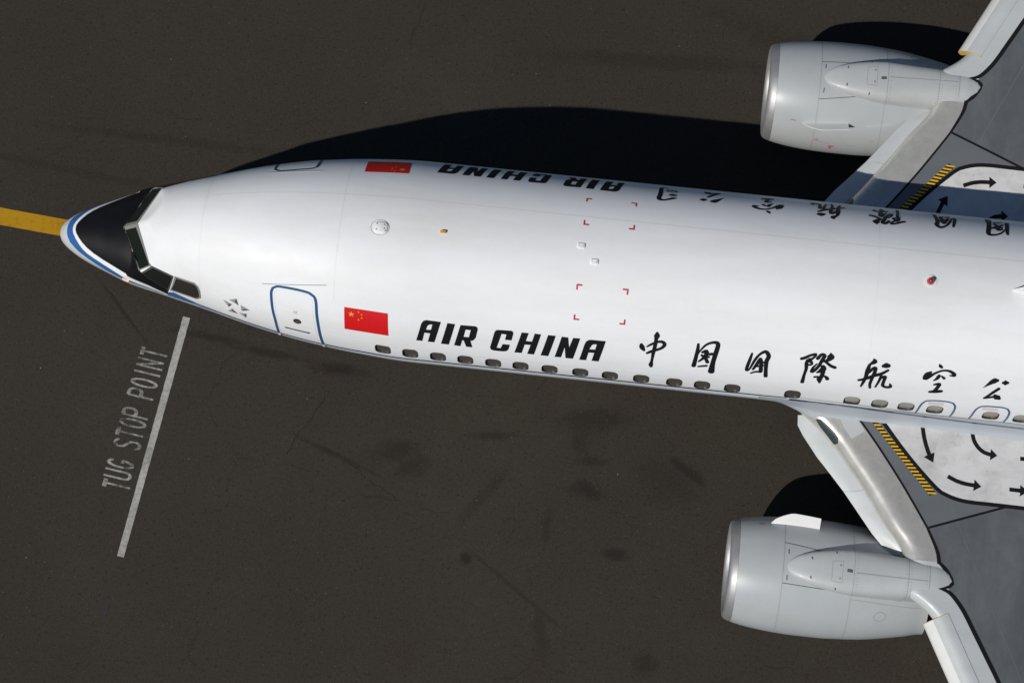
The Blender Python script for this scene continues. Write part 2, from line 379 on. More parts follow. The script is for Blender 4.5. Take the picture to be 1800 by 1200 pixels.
def rrect(x, y, hx, hy, rx, ry, n=5):
    o = []
    for sx, sy, a0 in ((1, 1, 0), (-1, 1, 90), (-1, -1, 180), (1, -1, 270)):
        for q in np.linspace(a0, a0 + 90, n):
            o.append((x + sx * (hx - rx) + rx * math.cos(q * RD), y + sy * (hy - ry) + ry * math.sin(q * RD)))
    return o

def plate(name, x, a, hx, hy, h, m, parent, rx=None, top=.8):
    lp = rrect(x, a, hx, hy / KS, rx or hx * .35, (rx or hy * .35) / KS, 4); li = rrect(x, a, hx * top, hy * top / KS, (rx or hx * .35) * top, (rx or hy * .35) * top / KS, 4)
    rows = [body_map([q[0] for q in l_], [q[1] for q in l_], o_)[0] for l_, o_ in ((lp, -.004), (lp, h * .6), (li, h))]
    return loft(name, [list(r) for r in rows], m, parent)

# ------------------------------------------------------------------ the apron
G = 2500
apron = mk('apron', [(-G, -G, 0), (G, -G, 0), (G, G, 0), (-G, G, 0)], [(0, 1, 2, 3)], M['asphalt'], None, False)
apron['kind'] = 'structure'; apron['label'] = 'dark worn asphalt apron under the jet'
def ground_map(A, B, off): return np.stack([A, B, 0 * A + off], -1), np.repeat([[0., 0, 1]], len(A), 0)
GND = Map(ground_map, 1., .5, .5)
random.seed(4)
def ragged(p, q, w0, w1, n=60, amp=.006):
    P = [np.array(p) + (np.array(q) - np.array(p)) * i / n for i in range(n + 1)]
    return [(a[0], a[1], w0 + (w1 - w0) * i / n + random.uniform(-amp, amp)) for i, a in enumerate(P)]
o = ribbon('guide_line', ragged((-14, 2.02), (30, -1.45), .365, .365, 200, .008), M['lineyellow'], apron, .004, GND, 9, False); o['label'] = 'yellow nose-wheel guide line running under the nose'
o = ribbon('stop_line', ragged((2.06, -.635), (1.485, -5.63), .15, .135), M['linewhite'], apron, .004, GND, 9, False); o['label'] = 'white painted stop line beside the nose'
ribbon('faded_paint_mark', ragged((1.36, -6.45), (1.33, -6.85), .12, .12, 8), M['ghost'], apron, .004, GND, 9, False)
# lettering TUG STOP POINT; local u across the letter, v up the letter
def ell(a0, a1, n=14, cx=0, cy=.5, rx=.42, ry=.46): return [(cx + rx * math.cos(q * RD), cy + ry * math.sin(q * RD)) for q in np.linspace(a0, a1, n)]
TL = {'T': [[(-.5, .95), (.5, .95)], [(0, .88), (0, 0)]], 'U': [[(-.42, 1), (-.42, .3)] + ell(180, 360, 9, 0, .22, .42, .19) + [(.42, .3), (.42, 1)]],
      'G': [ell(40, 335, 18) + [(.42, .45), (.1, .45)]], 'S': [ell(20, 180, 8, 0, .76, .42, .2) + [(-.3, .62), (.3, .42)] + ell(10, -170, 9, 0, .24, .42, .21)],
      'O': [ell(90, 450, 26)], 'P': [[(-.42, 0), (-.42, .97)], [(-.42, .95), (.1, .95)] + ell(80, -80, 8, .1, .71, .36, .23) + [(-.42, .48)]],
      'I': [[(0, 0), (0, 1)]], 'N': [[(-.42, 0), (-.42, 1)], [(-.42, .97), (.42, .03)], [(.42, 0), (.42, 1)]]}
LC = [(1.19, -4.22), (1.17, -4.0), (1.2, -3.78), (1.27, -3.37), (1.285, -3.15), (1.31, -2.93), (1.335, -2.72), (1.38, -2.31), (1.41, -2.09), (1.44, -1.88), (1.47, -1.68), (1.52, -1.455)]
er = np.array((.115, .993)); eu = np.array((-.99, .13))
for chh, cc in zip('TUGSTOPPOINT', LC):
    lines = []
    for ln in TL[chh]:
        pts = []
        for i, (u, q) in enumerate(ln):
            p = np.array(cc) + er * u * .165 + eu * (q - .5) * .55
            pts.append((p[0], p[1]))
        hor = abs(pts[0][0] - pts[-1][0]) < .04 and len(pts) == 2
        out = []
        for i, p in enumerate(pts):
            a_, b_ = pts[max(i - 1, 0)], pts[min(i + 1, len(pts) - 1)]; dx, dy = abs(a_[0] - b_[0]), abs(a_[1] - b_[1])
            out.append((*p, .033 + (.06 if hor else .05) * dy / (dx + dy + 1e-6)))
        lines.append(out)
    ribbon('letter', lines, M['letwhite'], apron, .004, GND, .03, False)
def crack(pts, w):
    out = []
    for i in range(len(pts) - 1):
        a_, b_ = np.array(pts[i]), np.array(pts[i + 1]); n = max(2, int(np.linalg.norm(b_ - a_) / .07))
        for j in range(n):
            p = a_ + (b_ - a_) * j / n + np.array([random.gauss(0, .014), random.gauss(0, .014)]); out.append((p[0], p[1], max(.004, random.gauss(w, w * .4))))
    return ribbon('crack', out, M['crack'], apron, .003, GND, 9, False)
crack([(5.07, -2.01), (4.61, -2.88), (4.45, -3.3)], .018)
crack([(4.67, -2.9), (5.57, -3.13), (6.2, -3.58), (6.9, -3.95)], .016); 
crack([(.38, -.24), (.88, -.79), (1.22, -1.12)], .012)

# ------------------------------------------------------------------ the airplane
jet = link(bpy.data.objects.new('airplane', None)); jet.empty_display_size = 2
jet['label'] = 'white twin-engine passenger jet with black nose panel and blue cheatline, parked on dark asphalt'; jet['category'] = 'airplane'

WIN = [(6.521, 81.2), (7.031, 81.8), (7.547, 82.4), (8.055, 82.7), (8.572, 83.0), (9.079, 83.1), (9.617, 83.3), (10.186, 83.2), (10.733, 83.3), (11.31, 83.1), (11.92, 83.2), (12.431, 82.9),
       (12.986, 82.9), (14.09, 82.6), (15.176, 82.6), (15.685, 82.6), (16.168, 82.8), (16.691, 82.7), (17.71, 82.9), (18.27, 83.0)] + [(18.78 + .508 * i, 83.0) for i in range(6)]
def wloop(x, p, s=1.): return rrect(x, p, .150 * s, 6.0 * s, .10 * s, 3.8 * s)
XS = np.unique(np.round(np.concatenate([np.linspace(0, 1, 26) ** 2.2 * .5, np.arange(.52, 1.2, .04), np.arange(1.2, 2.7, .02), np.arange(2.7, 6.2, .1), np.arange(6.2, 22.21, .2), np.arange(22.6, 38.6, .5), [38.6]]), 4))
PH = np.arange(-180, 180, 2)
GX, GP = np.meshgrid(XS, PH, indexing='ij')
V = list(skin(GX.ravel(), GP.ravel() * RD)); NN = list(skin_n(GX.ravel(), GP.ravel() * RD)); F = []; FM = []; n = len(PH)
for i in range(len(XS) - 1):
    for j in range(n):
        p = PH[j]; k = (j + 1) % n
        if 6.19 < XS[i] < 22.19 and (76 <= p < 94 or -94 <= p < -76): continue
        F.append((i * n + j, (i + 1) * n + j, (i + 1) * n + k, i * n + k)); FM.append(1 if (p >= 98 or p < -98) else 0)
F.append([(len(XS) - 1) * n + j for j in range(n)]); FM.append(1); F.append([j for j in range(n)][::-1]); FM.append(0)
bx = XS[(XS > 6.1) & (XS < 22.3)]
A, B, FF = flat_fill([[(6.2, 76), (22.2, 76), (22.2, 94), (6.2, 94)]] + [wloop(*q) for q in WIN], KS, .2, 2., bx)
for sgn in (1, -1):
    P, nn = body_map(A, B * sgn, 0); b0 = len(V); V += list(P); NN += list(nn)
    F += [[q + b0 for q in f] for f in orient(P, nn, FF)]; FM += [0] * len(FF)
F = orient(np.array(V), NN, F)
fus = mk('fuselage', V, F, None, jet, True, NN, [M['white'], M['belly']], FM)
fus['label'] = 'white fuselage with black lettering'
# cabin windows: reveal and pane set back in the opening
for sgn in (-1, 1):
    for x, p in WIN:
        lp = wloop(x, p * sgn); li = wloop(x, p * sgn, .94); m_ = len(lp)
        P0, n0 = body_map([q[0] for q in lp], [q[1] for q in lp], 0.0); P1, n1 = body_map([q[0] for q in li], [q[1] for q in li], -.045)
        f = mk('cabin_window', list(P0) + list(P1), [(i, (i + 1) % m_, m_ + (i + 1) % m_, m_ + i) for i in range(m_)], M['reveal'], jet, False)
        A1, B1, F1 = flat_fill([wloop(x, p * sgn, .945)], KS, .2, 3.); P2, n2 = body_map(A1, B1, -.043)
        mk('pane', P2, orient(P2, n2, F1), M['panel'] if x > 15 else M['pane'], f, True, n2)
# nose paint: grey tip, blue band, black anti-glare panel
def band(name, fa, fb, angs, m, off):
    q = 60
    rowsA, rowsB = [], []
    for a in angs:
        for i in range(q + 1): rowsA.append(fa(abs(a)) + (fb(abs(a)) - fa(abs(a))) * i / q); rowsB.append(a)
    P, nn = body_map(np.array(rowsA), np.array(rowsB), off)
    Fq = [[i * (q + 1) + j, i * (q + 1) + j + 1, (i + 1) * (q + 1) + j + 1, (i + 1) * (q + 1) + j] for i in range(len(angs) - 1) for j in range(q)]
    return mk(name, P, orient(P, nn, Fq), m, jet, True, nn)
f_tip = lambda a: float(np.interp(a, [0, 17, 32, 48, 60, 67, 76, 82, 87, 92, 96, 180], [.195, .20, .225, .28, .39, .48, .68, .84, 1.0, 1.35, 2.0, 2.2]))
f_bl2 = lambda a: float(np.interp(a, [0, 10, 19, 32, 44, 54, 62, 68, 74, 79, 85, 90, 94, 97], [.315, .322, .345, .40, .47, .545, .65, .80, 1.0, 1.22, 1.48, 1.75, 2.02, 2.25]))
f_blk = lambda a: float(np.interp(a, [0, 8, 17, 28, 39, 49, 57, 64, 70, 76, 82, 88, 92], [.378, .384, .41, .47, .55, .66, .80, 1.0, 1.28, 1.58, 1.93, 2.14, 2.27]))
ang = np.arange(-97, 97.1, 1.0)
band('nose_tip', lambda a: .002, f_tip, np.arange(-180, 180.1, 2.0), M['grey'], .003)
band('cheatline_band', f_tip, f_bl2, ang, M['blue'], .0035)
def base_line(a):                              # rear edge of the black panel: the foot of the windscreen
    a = abs(a)
    return float(np.interp(a, BLA, BLX))
bl = []
for q in np.linspace(0, 1, 15):
    p = A0 + (B0 - A0) * q + np.array([.03, 0, 0]); bl.append((math.degrees(math.atan2(p[1], p[2] - float(pch(KX, KM, p[0])))), p[0]))
BLA = [q[0] for q in bl] + [79, 92.5]; BLX = [q[1] for q in bl] + [2.34, 2.29]
band('anti_glare_panel', f_blk, lambda a: max(base_line(a), f_blk(a)), np.arange(-92, 92.1, .5), M['glare'], .006)
# windscreen: flat front panes in a light frame
def flat_quad(name, P, off, m, parent, sgn, th=.004):
    nrm = np.array([N1[0], N1[1], N1[2]]); Q = []
    for p in P:
        p = np.array(p, float); p = p - nrm * (nrm @ p - D1); Q.append(p + nrm * off)
    bot = [q - nrm * (off + .01) for q in Q]
    V = [(q[0], q[1] * sgn, q[2]) for q in Q + bot]; k = len(Q)
    Fq = [tuple(range(k))] + [(i, (i + 1) % k, k + (i + 1) % k, k + i) for i in range(k)]
    bm = bmesh.new(); vs = [bm.verts.new(v_) for v_ in V]
    for f in Fq: bm.faces.new([vs[i] for i in f])
    return frombm(name, bm, m, parent, 20)
def sk(x, a): return skin(np.array(x), np.array(a * RD))
for sgn in (-1, 1):
    fo = [sk(1.36, 0), sk(1.785, 58.5), sk(2.06, 46.3), sk(1.705, 0)]
    fi = [sk(1.425, 5.8), sk(1.805, 56.2), sk(2.03, 45.9), sk(1.668, 4.3)]
    fr = flat_quad('windscreen', fo, .006, M['frame'], jet, sgn)
    flat_quad('pane', fi, .011, M['glassdark'], fr, sgn)
    wp = [np.array(fi[0]) * .42 + np.array(fi[1]) * .58, np.array(fi[0]) * .2 + np.array(fi[1]) * .8 + np.array([.02, 0, .03])]
    tube('wiper', [(q[0] - .03, q[1] * sgn, q[2] + .02) for q in wp], .012, M['black'], fr, 8)
    s2 = sgn
    f2 = patch('side_window', [[(1.815, s2 * 60.5), (2.062, s2 * 46.2), (2.51, s2 * 52.2), (2.34, s2 * 80.8)]], M['darkframe'], jet, .006)
    patch('pane', [[(1.868, s2 * 60.0), (2.085, s2 * 48.6), (2.475, s2 * 54), (2.325, s2 * 77.5)]], M['glassdark'], f2, .010)
    f3 = patch('side_window', [[(2.385, s2 * 76.8), (2.53, s2 * 51.8), (2.93, s2 * 53.6), (3.0, s2 * 57), (3.03, s2 * 63), (3.02, s2 * 73), (2.92, s2 * 78)]], M['frame'], jet, .006)
    patch('pane', [[(2.425, s2 * 73.6), (2.56, s2 * 53.8), (2.915, s2 * 55.5), (2.972, s2 * 58.5), (2.995, s2 * 64), (2.985, s2 * 72), (2.90, s2 * 75.5)]], M['glass3'], f3, .010)
    patch('cheatline_wedge', [[(2.26, s2 * 97), (2.335, s2 * 83.5), (2.45, s2 * 79.8), (2.95, s2 * 91), (3.5, s2 * 93.7), (3.5, s2 * 95.9), (2.9, s2 * 98.5)]], M['blue'], jet, .004)
    ribbon('cheatline', [(3.40, s2 * 94.6, .12), (4.0, s2 * 95, .115), (4.5, s2 * 95, .11), (5.3, s2 * 94.3, .10), (6.2, s2 * 92.6, .092), (7.4, s2 * 91.6, .086), (8.6, s2 * 91.0, .08), (10.3, s2 * 90.6, .078), (12.1, s2 * 90, .074), (14.0, s2 * 88.6, .055)], M['darkblue'], jet, .0045, step=.2)
    ribbon('belt_line', [(14.15, s2 * 85.8, .012), (15.2, s2 * 87.4, .03), (15.76, s2 * 89.0, .032), (16.3, s2 * 91.2, .034), (16.42, s2 * 92.2, .034), (21.8, s2 * 93.5, .034)], M['seam'], jet, .0045, step=.2)
    # crown lap seam and skin joints
    ribbon('skin_seam', [(3.1, s2 * 20), (38, s2 * 20)] if sgn > 0 else [(3.1, -42), (3.11, -42.01)], M['seamlite'], jet, .002, w=.012, step=.2, curve=False) if sgn > 0 else None
for x, a0, a1 in ((3.03, -60, 45), (5.62, -44, 70), (15.3, -70, 70)):
    ribbon('skin_seam', [(x, a0), (x, a1)], M['seamlite'], jet, .002, w=.0045, step=.06, curve=False)

# forward door (port) with blue outline, and the galley door (starboard)
DO = [(4.50, -97), (4.505, -84), (4.495, -72), (4.462, -60), (4.447, -50), (4.45, -45.5), (4.475, -43), (4.55, -41.4), (4.7, -41.2), (4.95, -41.5), (5.16, -42.4), (5.25, -44.2), (5.292, -48), (5.305, -57), (5.33, -69), (5.352, -84), (5.362, -96)]
door = patch('cabin_door', [[(x, p) for x, p in DO]], M['white'], jet, .004); door['label'] = 'forward cabin door with blue outline'
ribbon('door_outline', [(x, p) for x, p in DO], M['doorblue'], door, .0065, w=.052)
patch('peep_window', [circ(4.927, -67.2, .078, 2.5)], M['reveal'], door, .007)
patch('peep_pane', [circ(4.937, -67.9, .055, 1.6)], M['pane'], door, .0095)
ribbon('door_handle', [(4.69, -78.2), (5.125, -78)], M['reveal'], door, .008, w=.055, caps=True, curve=False)
ribbon('door_handle_bar', [(4.74, -77.6), (5.08, -77.4)], M['silver'], door, .011, w=.014, caps=True, curve=False)
for i in range(3): ribbon('door_placard', [(4.872 + .026 * i, -57.8), (4.872 + .026 * i, -60.2)], M['markred'], door, .0068, w=.006, curve=False)
ribbon('door_seam', [(4.56, -93), (4.545, -80), (4.52, -60), (4.505, -46), (4.56, -43.4), (4.9, -43.4), (5.2, -45.5), (5.24, -60), (5.29, -80)], M['seamlite'], door, .0062, w=.005)
for x in (4.51, 5.365): plate('door_hinge', x, -98.5, .03, .05, .03, M['frame'], door, .01)
ribbon('door_rail', [(4.274, -41.2), (5.47, -35.8)], M['seam'], jet, .008, w=.014, curve=False, caps=True)
DS = [(4.19, 92), (4.185, 75), (4.18, 60), (4.178, 50), (4.2, 45.5), (4.29, 43.2), (4.6, 43.4), (4.88, 44.2), (4.955, 46), (4.975, 52), (4.98, 75), (4.99, 92)]
gd = patch('galley_door', [DS], M['white'], jet, .004); gd['label'] = 'starboard galley door with blue outline'
ribbon('door_outline', DS, M['darkblue'], gd, .0065, w=.05)
ribbon('door_rail', [(4.03, 40.6), (5.07, 40.1)], M['white'], jet, .014, w=.022, curve=False, caps=True)
ribbon('door_rail', [(3.93, 58.5), (4.17, 60)], M['white'], jet, .014, w=.022, curve=False, caps=True)
# over-wing exits
for sgn in (-1, 1):
    for x0 in (16.385, 17.367):
        ex = [(x0, sgn * 92.5), (x0 + .012, sgn * 82), (x0 + .04, sgn * 75.6), (x0 + .11, sgn * 72), (x0 + .22, sgn * 71.2), (x0 + .48, sgn * 70.9), (x0 + .58, sgn * 71.8), (x0 + .63, sgn * 74.5), (x0 + .645, sgn * 80), (x0 + .63, sgn * 92)]
        lid = ribbon('exit_hatch', ex, M['doorblue'], jet, .005, w=.038)
        ribbon('hatch_sill', [(x0 - .02, sgn * 93), (x0 + .66, sgn * 93)], M['seam'], lid, .006, w=.03, curve=False)
        ribbon('hatch_placard', [(x0 + .14, sgn * 74.3), (x0 + .42, sgn * 74)], mat('placard_pink', (.72, .62, .62), .5), lid, .004, w=.09, curve=False)
# rosette of five triangles behind the flight deck
for tri in ([(3.483, -64.4), (3.578, -72.5), (3.654, -67.3)], [(3.60, -62.6), (3.758, -58.9), (3.789, -66.3)], [(3.83, -65.0), (4.001, -68.4), (3.83, -72.4)], [(3.54, -80.6), (3.638, -73.5), (3.739, -79.6)], [(3.76, -77.0), (3.924, -74.7), (3.898, -81.8)]):
    lg = patch('logo_triangle', [tri], M['silver'], jet, .004)
    c0 = np.mean(np.array(tri), 0); patch('logo_shade', [[tuple(c0), tri[1], tri[2]]], M['silverdark'], lg, .0065)
for sgn in (-1, 1):
    P_ = [(5.82, -48.1), (6.625, -48.4), (6.642, -64.9), (5.824, -65.1)] if sgn < 0 else [(6.69, 41.0), (5.876, 40.4), (5.875, 56.6), (6.685, 57.2)]
    fl = patch('national_flag', [P_], M['red'], jet, .004)
    fp = lambda u, q: tuple(np.array(P_[0]) * (1 - u) * (1 - q) + np.array(P_[1]) * u * (1 - q) + np.array(P_[2]) * u * q + np.array(P_[3]) * (1 - u) * q)
    for u, q, r, a0 in ((.165, .25, .066, 0), (.33, .12, .024, 20), (.40, .21, .024, 45), (.40, .35, .024, 0), (.33, .45, .024, 25)):
        st = []
        for i in range(10):
            rr = r if i % 2 == 0 else r * .382; aa = (a0 + 36 * i) * RD; st.append(fp(u + rr * math.sin(aa) / .81, q - rr * math.cos(aa) / .53))
        patch('flag_star', [st], M['star'], fl, .0065)
# lettering
LETTERS={"A":[[[7.152,-65.88],[7.208,-57.47],[7.241,-52.4],[7.275,-50.55],[7.326,-49.81],[7.596,-50.07],[7.489,-65.99],[7.367,-66.0],[7.407,-59.03],[7.303,-58.96],[7.267,-65.9]],[[7.332,-56.51],[7.351,-53.96],[7.381,-52.79],[7.443,-52.38],[7.42,-56.31]]],"I":[[[7.608,-66.6],[7.714,-50.37],[7.856,-50.51],[7.754,-66.66]]],"R":[[[7.849,-66.69],[7.953,-50.75],[8.218,-50.48],[8.254,-50.89],[8.273,-52.22],[8.244,-58.56],[8.2,-61.0],[8.149,-61.6],[8.188,-66.88],[8.075,-66.96],[8.024,-61.82],[7.999,-61.75],[7.966,-67.01]],[[8.021,-58.94],[8.051,-53.52],[8.144,-53.54],[8.115,-58.87]]],"C":[[[8.528,-67.18],[8.508,-65.24],[8.575,-53.39],[8.594,-51.96],[8.634,-51.33],[8.882,-50.97],[8.914,-51.63],[8.919,-53.19],[8.895,-57.87],[8.775,-57.88],[8.794,-53.95],[8.707,-53.9],[8.631,-64.92],[8.704,-64.95],[8.736,-61.44],[8.871,-61.37],[8.847,-65.53],[8.81,-67.15],[8.748,-67.69],[8.581,-67.74]]],"H":[[[8.957,-67.42],[9.069,-51.4],[9.197,-51.36],[9.156,-57.16],[9.266,-57.11],[9.306,-51.24],[9.422,-51.33],[9.318,-67.5],[9.191,-67.55],[9.245,-59.83],[9.139,-59.95],[9.092,-67.33]]],"J":[[[9.437,-67.61],[9.548,-51.3],[9.689,-51.29],[9.579,-67.59]]],"N":[[[9.694,-67.61],[9.796,-51.41],[9.916,-51.47],[9.946,-58.45],[10.003,-51.44],[10.133,-51.32],[10.031,-67.6],[9.896,-67.69],[9.866,-58.8],[9.812,-67.5]]],"B":[[[10.146,-67.83],[10.215,-55.57],[10.24,-53.02],[10.288,-51.64],[10.339,-51.43],[10.597,-51.34],[10.5,-67.62],[10.371,-67.68],[10.407,-60.82],[10.304,-60.94],[10.271,-67.69]],[[10.315,-58.38],[10.349,-55.42],[10.378,-54.48],[10.439,-54.22],[10.418,-58.1]]]}
GLYPH={"zhong":[[[11.238,-51.08,0.053],[11.255,-52.78,0.085],[11.295,-54.74,0.046]],[[11.498,-42.71,0.046],[11.5,-44.2,0.092],[11.492,-46.41,0.06],[11.487,-50.38,0.06],[11.471,-55.24,0.057],[11.459,-61.88,0.042],[11.45,-65.57,0.071],[11.459,-67.23,0.042]],[[11.346,-52.0,0.028],[11.417,-50.19,0.042],[11.519,-48.25,0.042],[11.61,-47.9,0.053],[11.654,-49.44,0.06],[11.608,-51.95,0.05],[11.506,-53.87,0.05],[11.417,-55.34,0.053],[11.359,-56.66,0.042]]],"guo":[[[12.254,-46.96,0.042],[12.255,-49.66,0.053],[12.243,-55.08,0.06],[12.221,-62.61,0.071]],[[12.252,-55.54,0.018],[12.299,-51.23,0.028],[12.392,-46.88,0.039],[12.507,-44.91,0.046],[12.592,-45.03,0.064],[12.605,-47.19,0.071],[12.581,-52.46,0.074],[12.557,-58.84,0.074],[12.55,-65.98,0.103]],[[12.348,-51.92,0.046],[12.414,-50.89,0.064],[12.416,-53.74,0.071],[12.364,-56.45,0.05],[12.302,-58.8,0.032]],[[12.34,-54.06,0.042],[12.407,-55.63,0.053],[12.456,-58.63,0.06]],[[12.368,-55.49,0.035],[12.466,-54.76,0.042]],[[12.482,-52.75,0.053],[12.519,-52.41,0.053]],[[12.307,-62.76,0.035],[12.45,-61.51,0.042]]],"guo2":[[[13.23,-49.29,0.035],[13.208,-53.49,0.05],[13.177,-59.35,0.053],[13.179,-61.95,0.042],[13.227,-60.48,0.032],[13.294,-53.75,0.046],[13.369,-49.32,0.042],[13.468,-47.24,0.06],[13.532,-49.82,0.067],[13.508,-53.46,0.067],[13.516,-59.15,0.06],[13.536,-65.06,0.064]],[[13.393,-52.43,0.06],[13.354,-55.34,0.057],[13.289,-60.53,0.039]],[[13.415,-53.24,0.046],[13.422,-56.95,0.06],[13.431,-61.24,0.064]],[[13.341,-57.95,0.039],[13.452,-56.81,0.042]],[[13.473,-54.22,0.042],[13.439,-55.29,0.028]],[[13.263,-63.7,0.032],[13.342,-62.16,0.039],[13.434,-61.93,0.042]]],"ji":[[[14.12,-49.23,0.052],[14.178,-48.44,0.054],[14.262,-46.63,0.047],[14.358,-45.35,0.042],[14.366,-46.05,0.042],[14.311,-48.49,0.042],[14.255,-49.66,0.071],[14.312,-51.17,0.047],[14.317,-52.34,0.042],[14.249,-53.1,0.035]],[[14.23,-49.95,0.052],[14.22,-52.34,0.059],[14.231,-55.97,0.052],[14.215,-60.42,0.047],[14.206,-66.81,0.061]],[[14.405,-47.94,0.059],[14.46,-45.33,0.052],[14.518,-45.84,0.061],[14.486,-48.94,0.059],[14.443,-53.02,0.052],[14.369,-57.07,0.052],[14.326,-57.69,0.04],[14.348,-54.64,0.04],[14.406,-51.58,0.024]],[[14.623,-44.18,0.035],[14.631,-45.96,0.118],[14.612,-47.51,0.083],[14.549,-49.27,0.04],[14.5,-49.65,0.028]],[[14.527,-48.97,0.042],[14.596,-50.62,0.047],[14.664,-52.11,0.052],[14.734,-52.82,0.054]],[[14.52,-53.1,0.071],[14.533,-54.68,0.099],[14.462,-57.09,0.052],[14.438,-57.63,0.035]],[[14.536,-55.49,0.071],[14.535,-58.5,0.066],[14.513,-62.73,0.061],[14.511,-65.45,0.04]],[[14.404,-61.37,0.04],[14.478,-60.79,0.035],[14.466,-62.72,0.035],[14.501,-64.75,0.035]],[[14.556,-59.74,0.035],[14.616,-60.6,0.052],[14.637,-61.89,0.061]]],"hang":[[[15.399,-44.9,0.035],[15.42,-46.1,0.083],[15.367,-47.6,0.052],[15.331,-48.68,0.035]],[[15.336,-48.66,0.047],[15.32,-52.61,0.071],[15.31,-56.78,0.059],[15.289,-60.87,0.052],[15.259,-65.12,0.031]],[[15.199,-60.15,0.047],[15.281,-59.1,0.052],[15.374,-57.36,0.064],[15.457,-55.51,0.064],[15.562,-54.03,0.059],[15.679,-50.95,0.042]],[[15.356,-53.67,0.042],[15.412,-50.66,0.052],[15.456,-50.29,0.052],[15.448,-53.69,0.059],[15.426,-57.56,0.052],[15.409,-62.17,0.047],[15.425,-65.52,0.04]],[[15.585,-48.44,0.059],[15.633,-47.88,0.099],[15.669,-47.93,0.071]],[[15.58,-55.61,0.052],[15.557,-59.16,0.042],[15.517,-64.29,0.031]],[[15.576,-56.89,0.047],[15.651,-55.51,0.052],[15.64,-59.23,0.052],[15.641,-62.46,0.052],[15.713,-63.55,0.052],[15.781,-62.73,0.059],[15.759,-60.49,0.024]]],"kong":[[[16.56,-43.47,0.012],[16.575,-44.49,0.052],[16.611,-45.44,0.042]],[[16.437,-49.09,0.035],[16.397,-50.99,0.106],[16.356,-53.75,0.083],[16.42,-52.47,0.059],[16.507,-49.77,0.042],[16.617,-47.63,0.035],[16.726,-47.1,0.04],[16.812,-48.0,0.052],[16.862,-49.7,0.059],[16.773,-50.1,0.017]],[[16.591,-51.18,0.059],[16.566,-53.07,0.052],[16.514,-54.72,0.021]],[[16.642,-51.17,0.028],[16.689,-52.36,0.047]],[[16.54,-57.57,0.035],[16.627,-56.75,0.059],[16.618,-58.75,0.059],[16.576,-62.16,0.059]],[[16.492,-63.54,0.047],[16.59,-62.81,0.071],[16.689,-62.09,0.059]]],"gong":[[[17.408,-56.08,0.007],[17.475,-53.72,0.042],[17.543,-51.44,0.083],[17.596,-50.24,0.094],[17.626,-50.12,0.059]],[[17.739,-51.23,0.047],[17.779,-51.06,0.099],[17.813,-50.92,0.052]],[[17.685,-55.72,0.054],[17.607,-58.66,0.052],[17.535,-61.74,0.047],[17.482,-63.93,0.042]],[[17.477,-63.96,0.042],[17.563,-63.03,0.042],[17.648,-61.9,0.052]],[[17.646,-60.74,0.042],[17.697,-62.37,0.113],[17.737,-63.13,0.059]]]}
# last character, as on the starboard side, given for the port side
GLYPH['si'] = [[[29.87 - x, -(p + 6), q] for x, p, q in s_] for s_ in [[(11.591, 43.5, .03), (11.533, 43.0, .06), (11.446, 41.3, .045), (11.362, 40.2, .045), (11.283, 41.2, .07), (11.30, 46.1, .07), (11.312, 51.8, .065), (11.322, 57.0, .06), (11.376, 58.4, .025), (11.455, 57.4, .012)], [(11.466, 46.4, .03), (11.524, 47.0, .075), (11.587, 46.7, .04)], [(11.599, 51.6, .035), (11.586, 53.6, .03), (11.511, 54.4, .03), (11.422, 53.5, .025), (11.454, 51.4, .03), (11.552, 51.4, .03)]]]
for k, lps in LETTERS.items():
    patch('letter', lps, M['black'], jet, .004)
    patch('letter', [[(17.79 - x, -p - 6) for x, p in lp] for lp in lps], M['black'], jet, .004)
for k, sts in GLYPH.items():
    ribbon('painted_character', [[(p[0], p[1], p[2] * 1.2) for p in s_] for s_ in sts], M['black'], jet, .004, step=.02, caps=True)
    ribbon('painted_character', [[(29.87 - p[0], -p[1] - 6, p[2] * 1.2) for p in s_] for s_ in sts], M['black'], jet, .004, step=.02, caps=True)
# red break-in corner marks
for bx0 in ([(9.972, -19.5), (10.908, -19.4), (10.911, -39.8), (9.978, -39.9)], [(9.973, 34.5), (10.901, 34.6), (10.904, 14.4), (9.975, 14.3)]):
    cx, cy = np.mean(np.array(bx0), 0)
    for x, p in bx0:
        sx = 1 if cx > x else -1; sy = 1 if cy > p else -1; L_, W_ = .105, .03
        patch('break_in_mark', [[(x, p), (x + sx * L_, p), (x + sx * L_, p + sy * W_ / KS), (x + sx * W_, p + sy * W_ / KS), (x + sx * W_, p + sy * L_ / KS), (x, p + sy * L_ / KS)]], M['markred'], jet, .003)
# antennas and lamps on the crown
ad = patch('antenna_base', [circ(6.347, .3, .17, .15 / KS, 28)], M['white'], jet, .006); ribbon('rim', [(6.347 + .165 * math.cos(q), .3 + .145 / KS * math.sin(q), .008) for q in np.linspace(0, 2 * math.pi, 40)], M['seam'], ad, .008, step=.02)
ap = plate('antenna_dome', 6.36, .3, .125, .105, .035, M['white'], jet, .07)
for dx, dy in ((-.07, .06), (-.07, -.05), (.07, .05), (.07, -.02), (.095, -.06)): patch('screw', [circ(6.36 + dx, .3 + dy / KS, .011, .011 / KS, 8)], M['seamdark'], ap, .042)
dm = plate('drain_mast', 7.49, 1.3, .055, .022, .05, M['orange'], jet, .015)
for x, a in ((9.984, 1.6), (10.248, -6.5)):
    pa = plate('antenna_plate', x, a, .07, .045, .028, M['white'], jet, .02)
    for dx in (-.045, .045): patch('screw', [circ(x + dx, a, .008, .008 / KS, 8)], M['seamdark'], pa, .032)
p0, n0 = body_map([16.23], [2.0], 0)
bc = revolve('beacon', [(0, .001), (0, .07), (.02, .067), (.05, .058), (.085, .045), (.105, .024), (.11, .001)], p0[0], M['beacon'], jet, 'Z', 20)
revolve('beacon_base', [(-.03, .11), (.012, .11), (.012, .07)], p0[0], M['white'], bc, 'Z', 20)
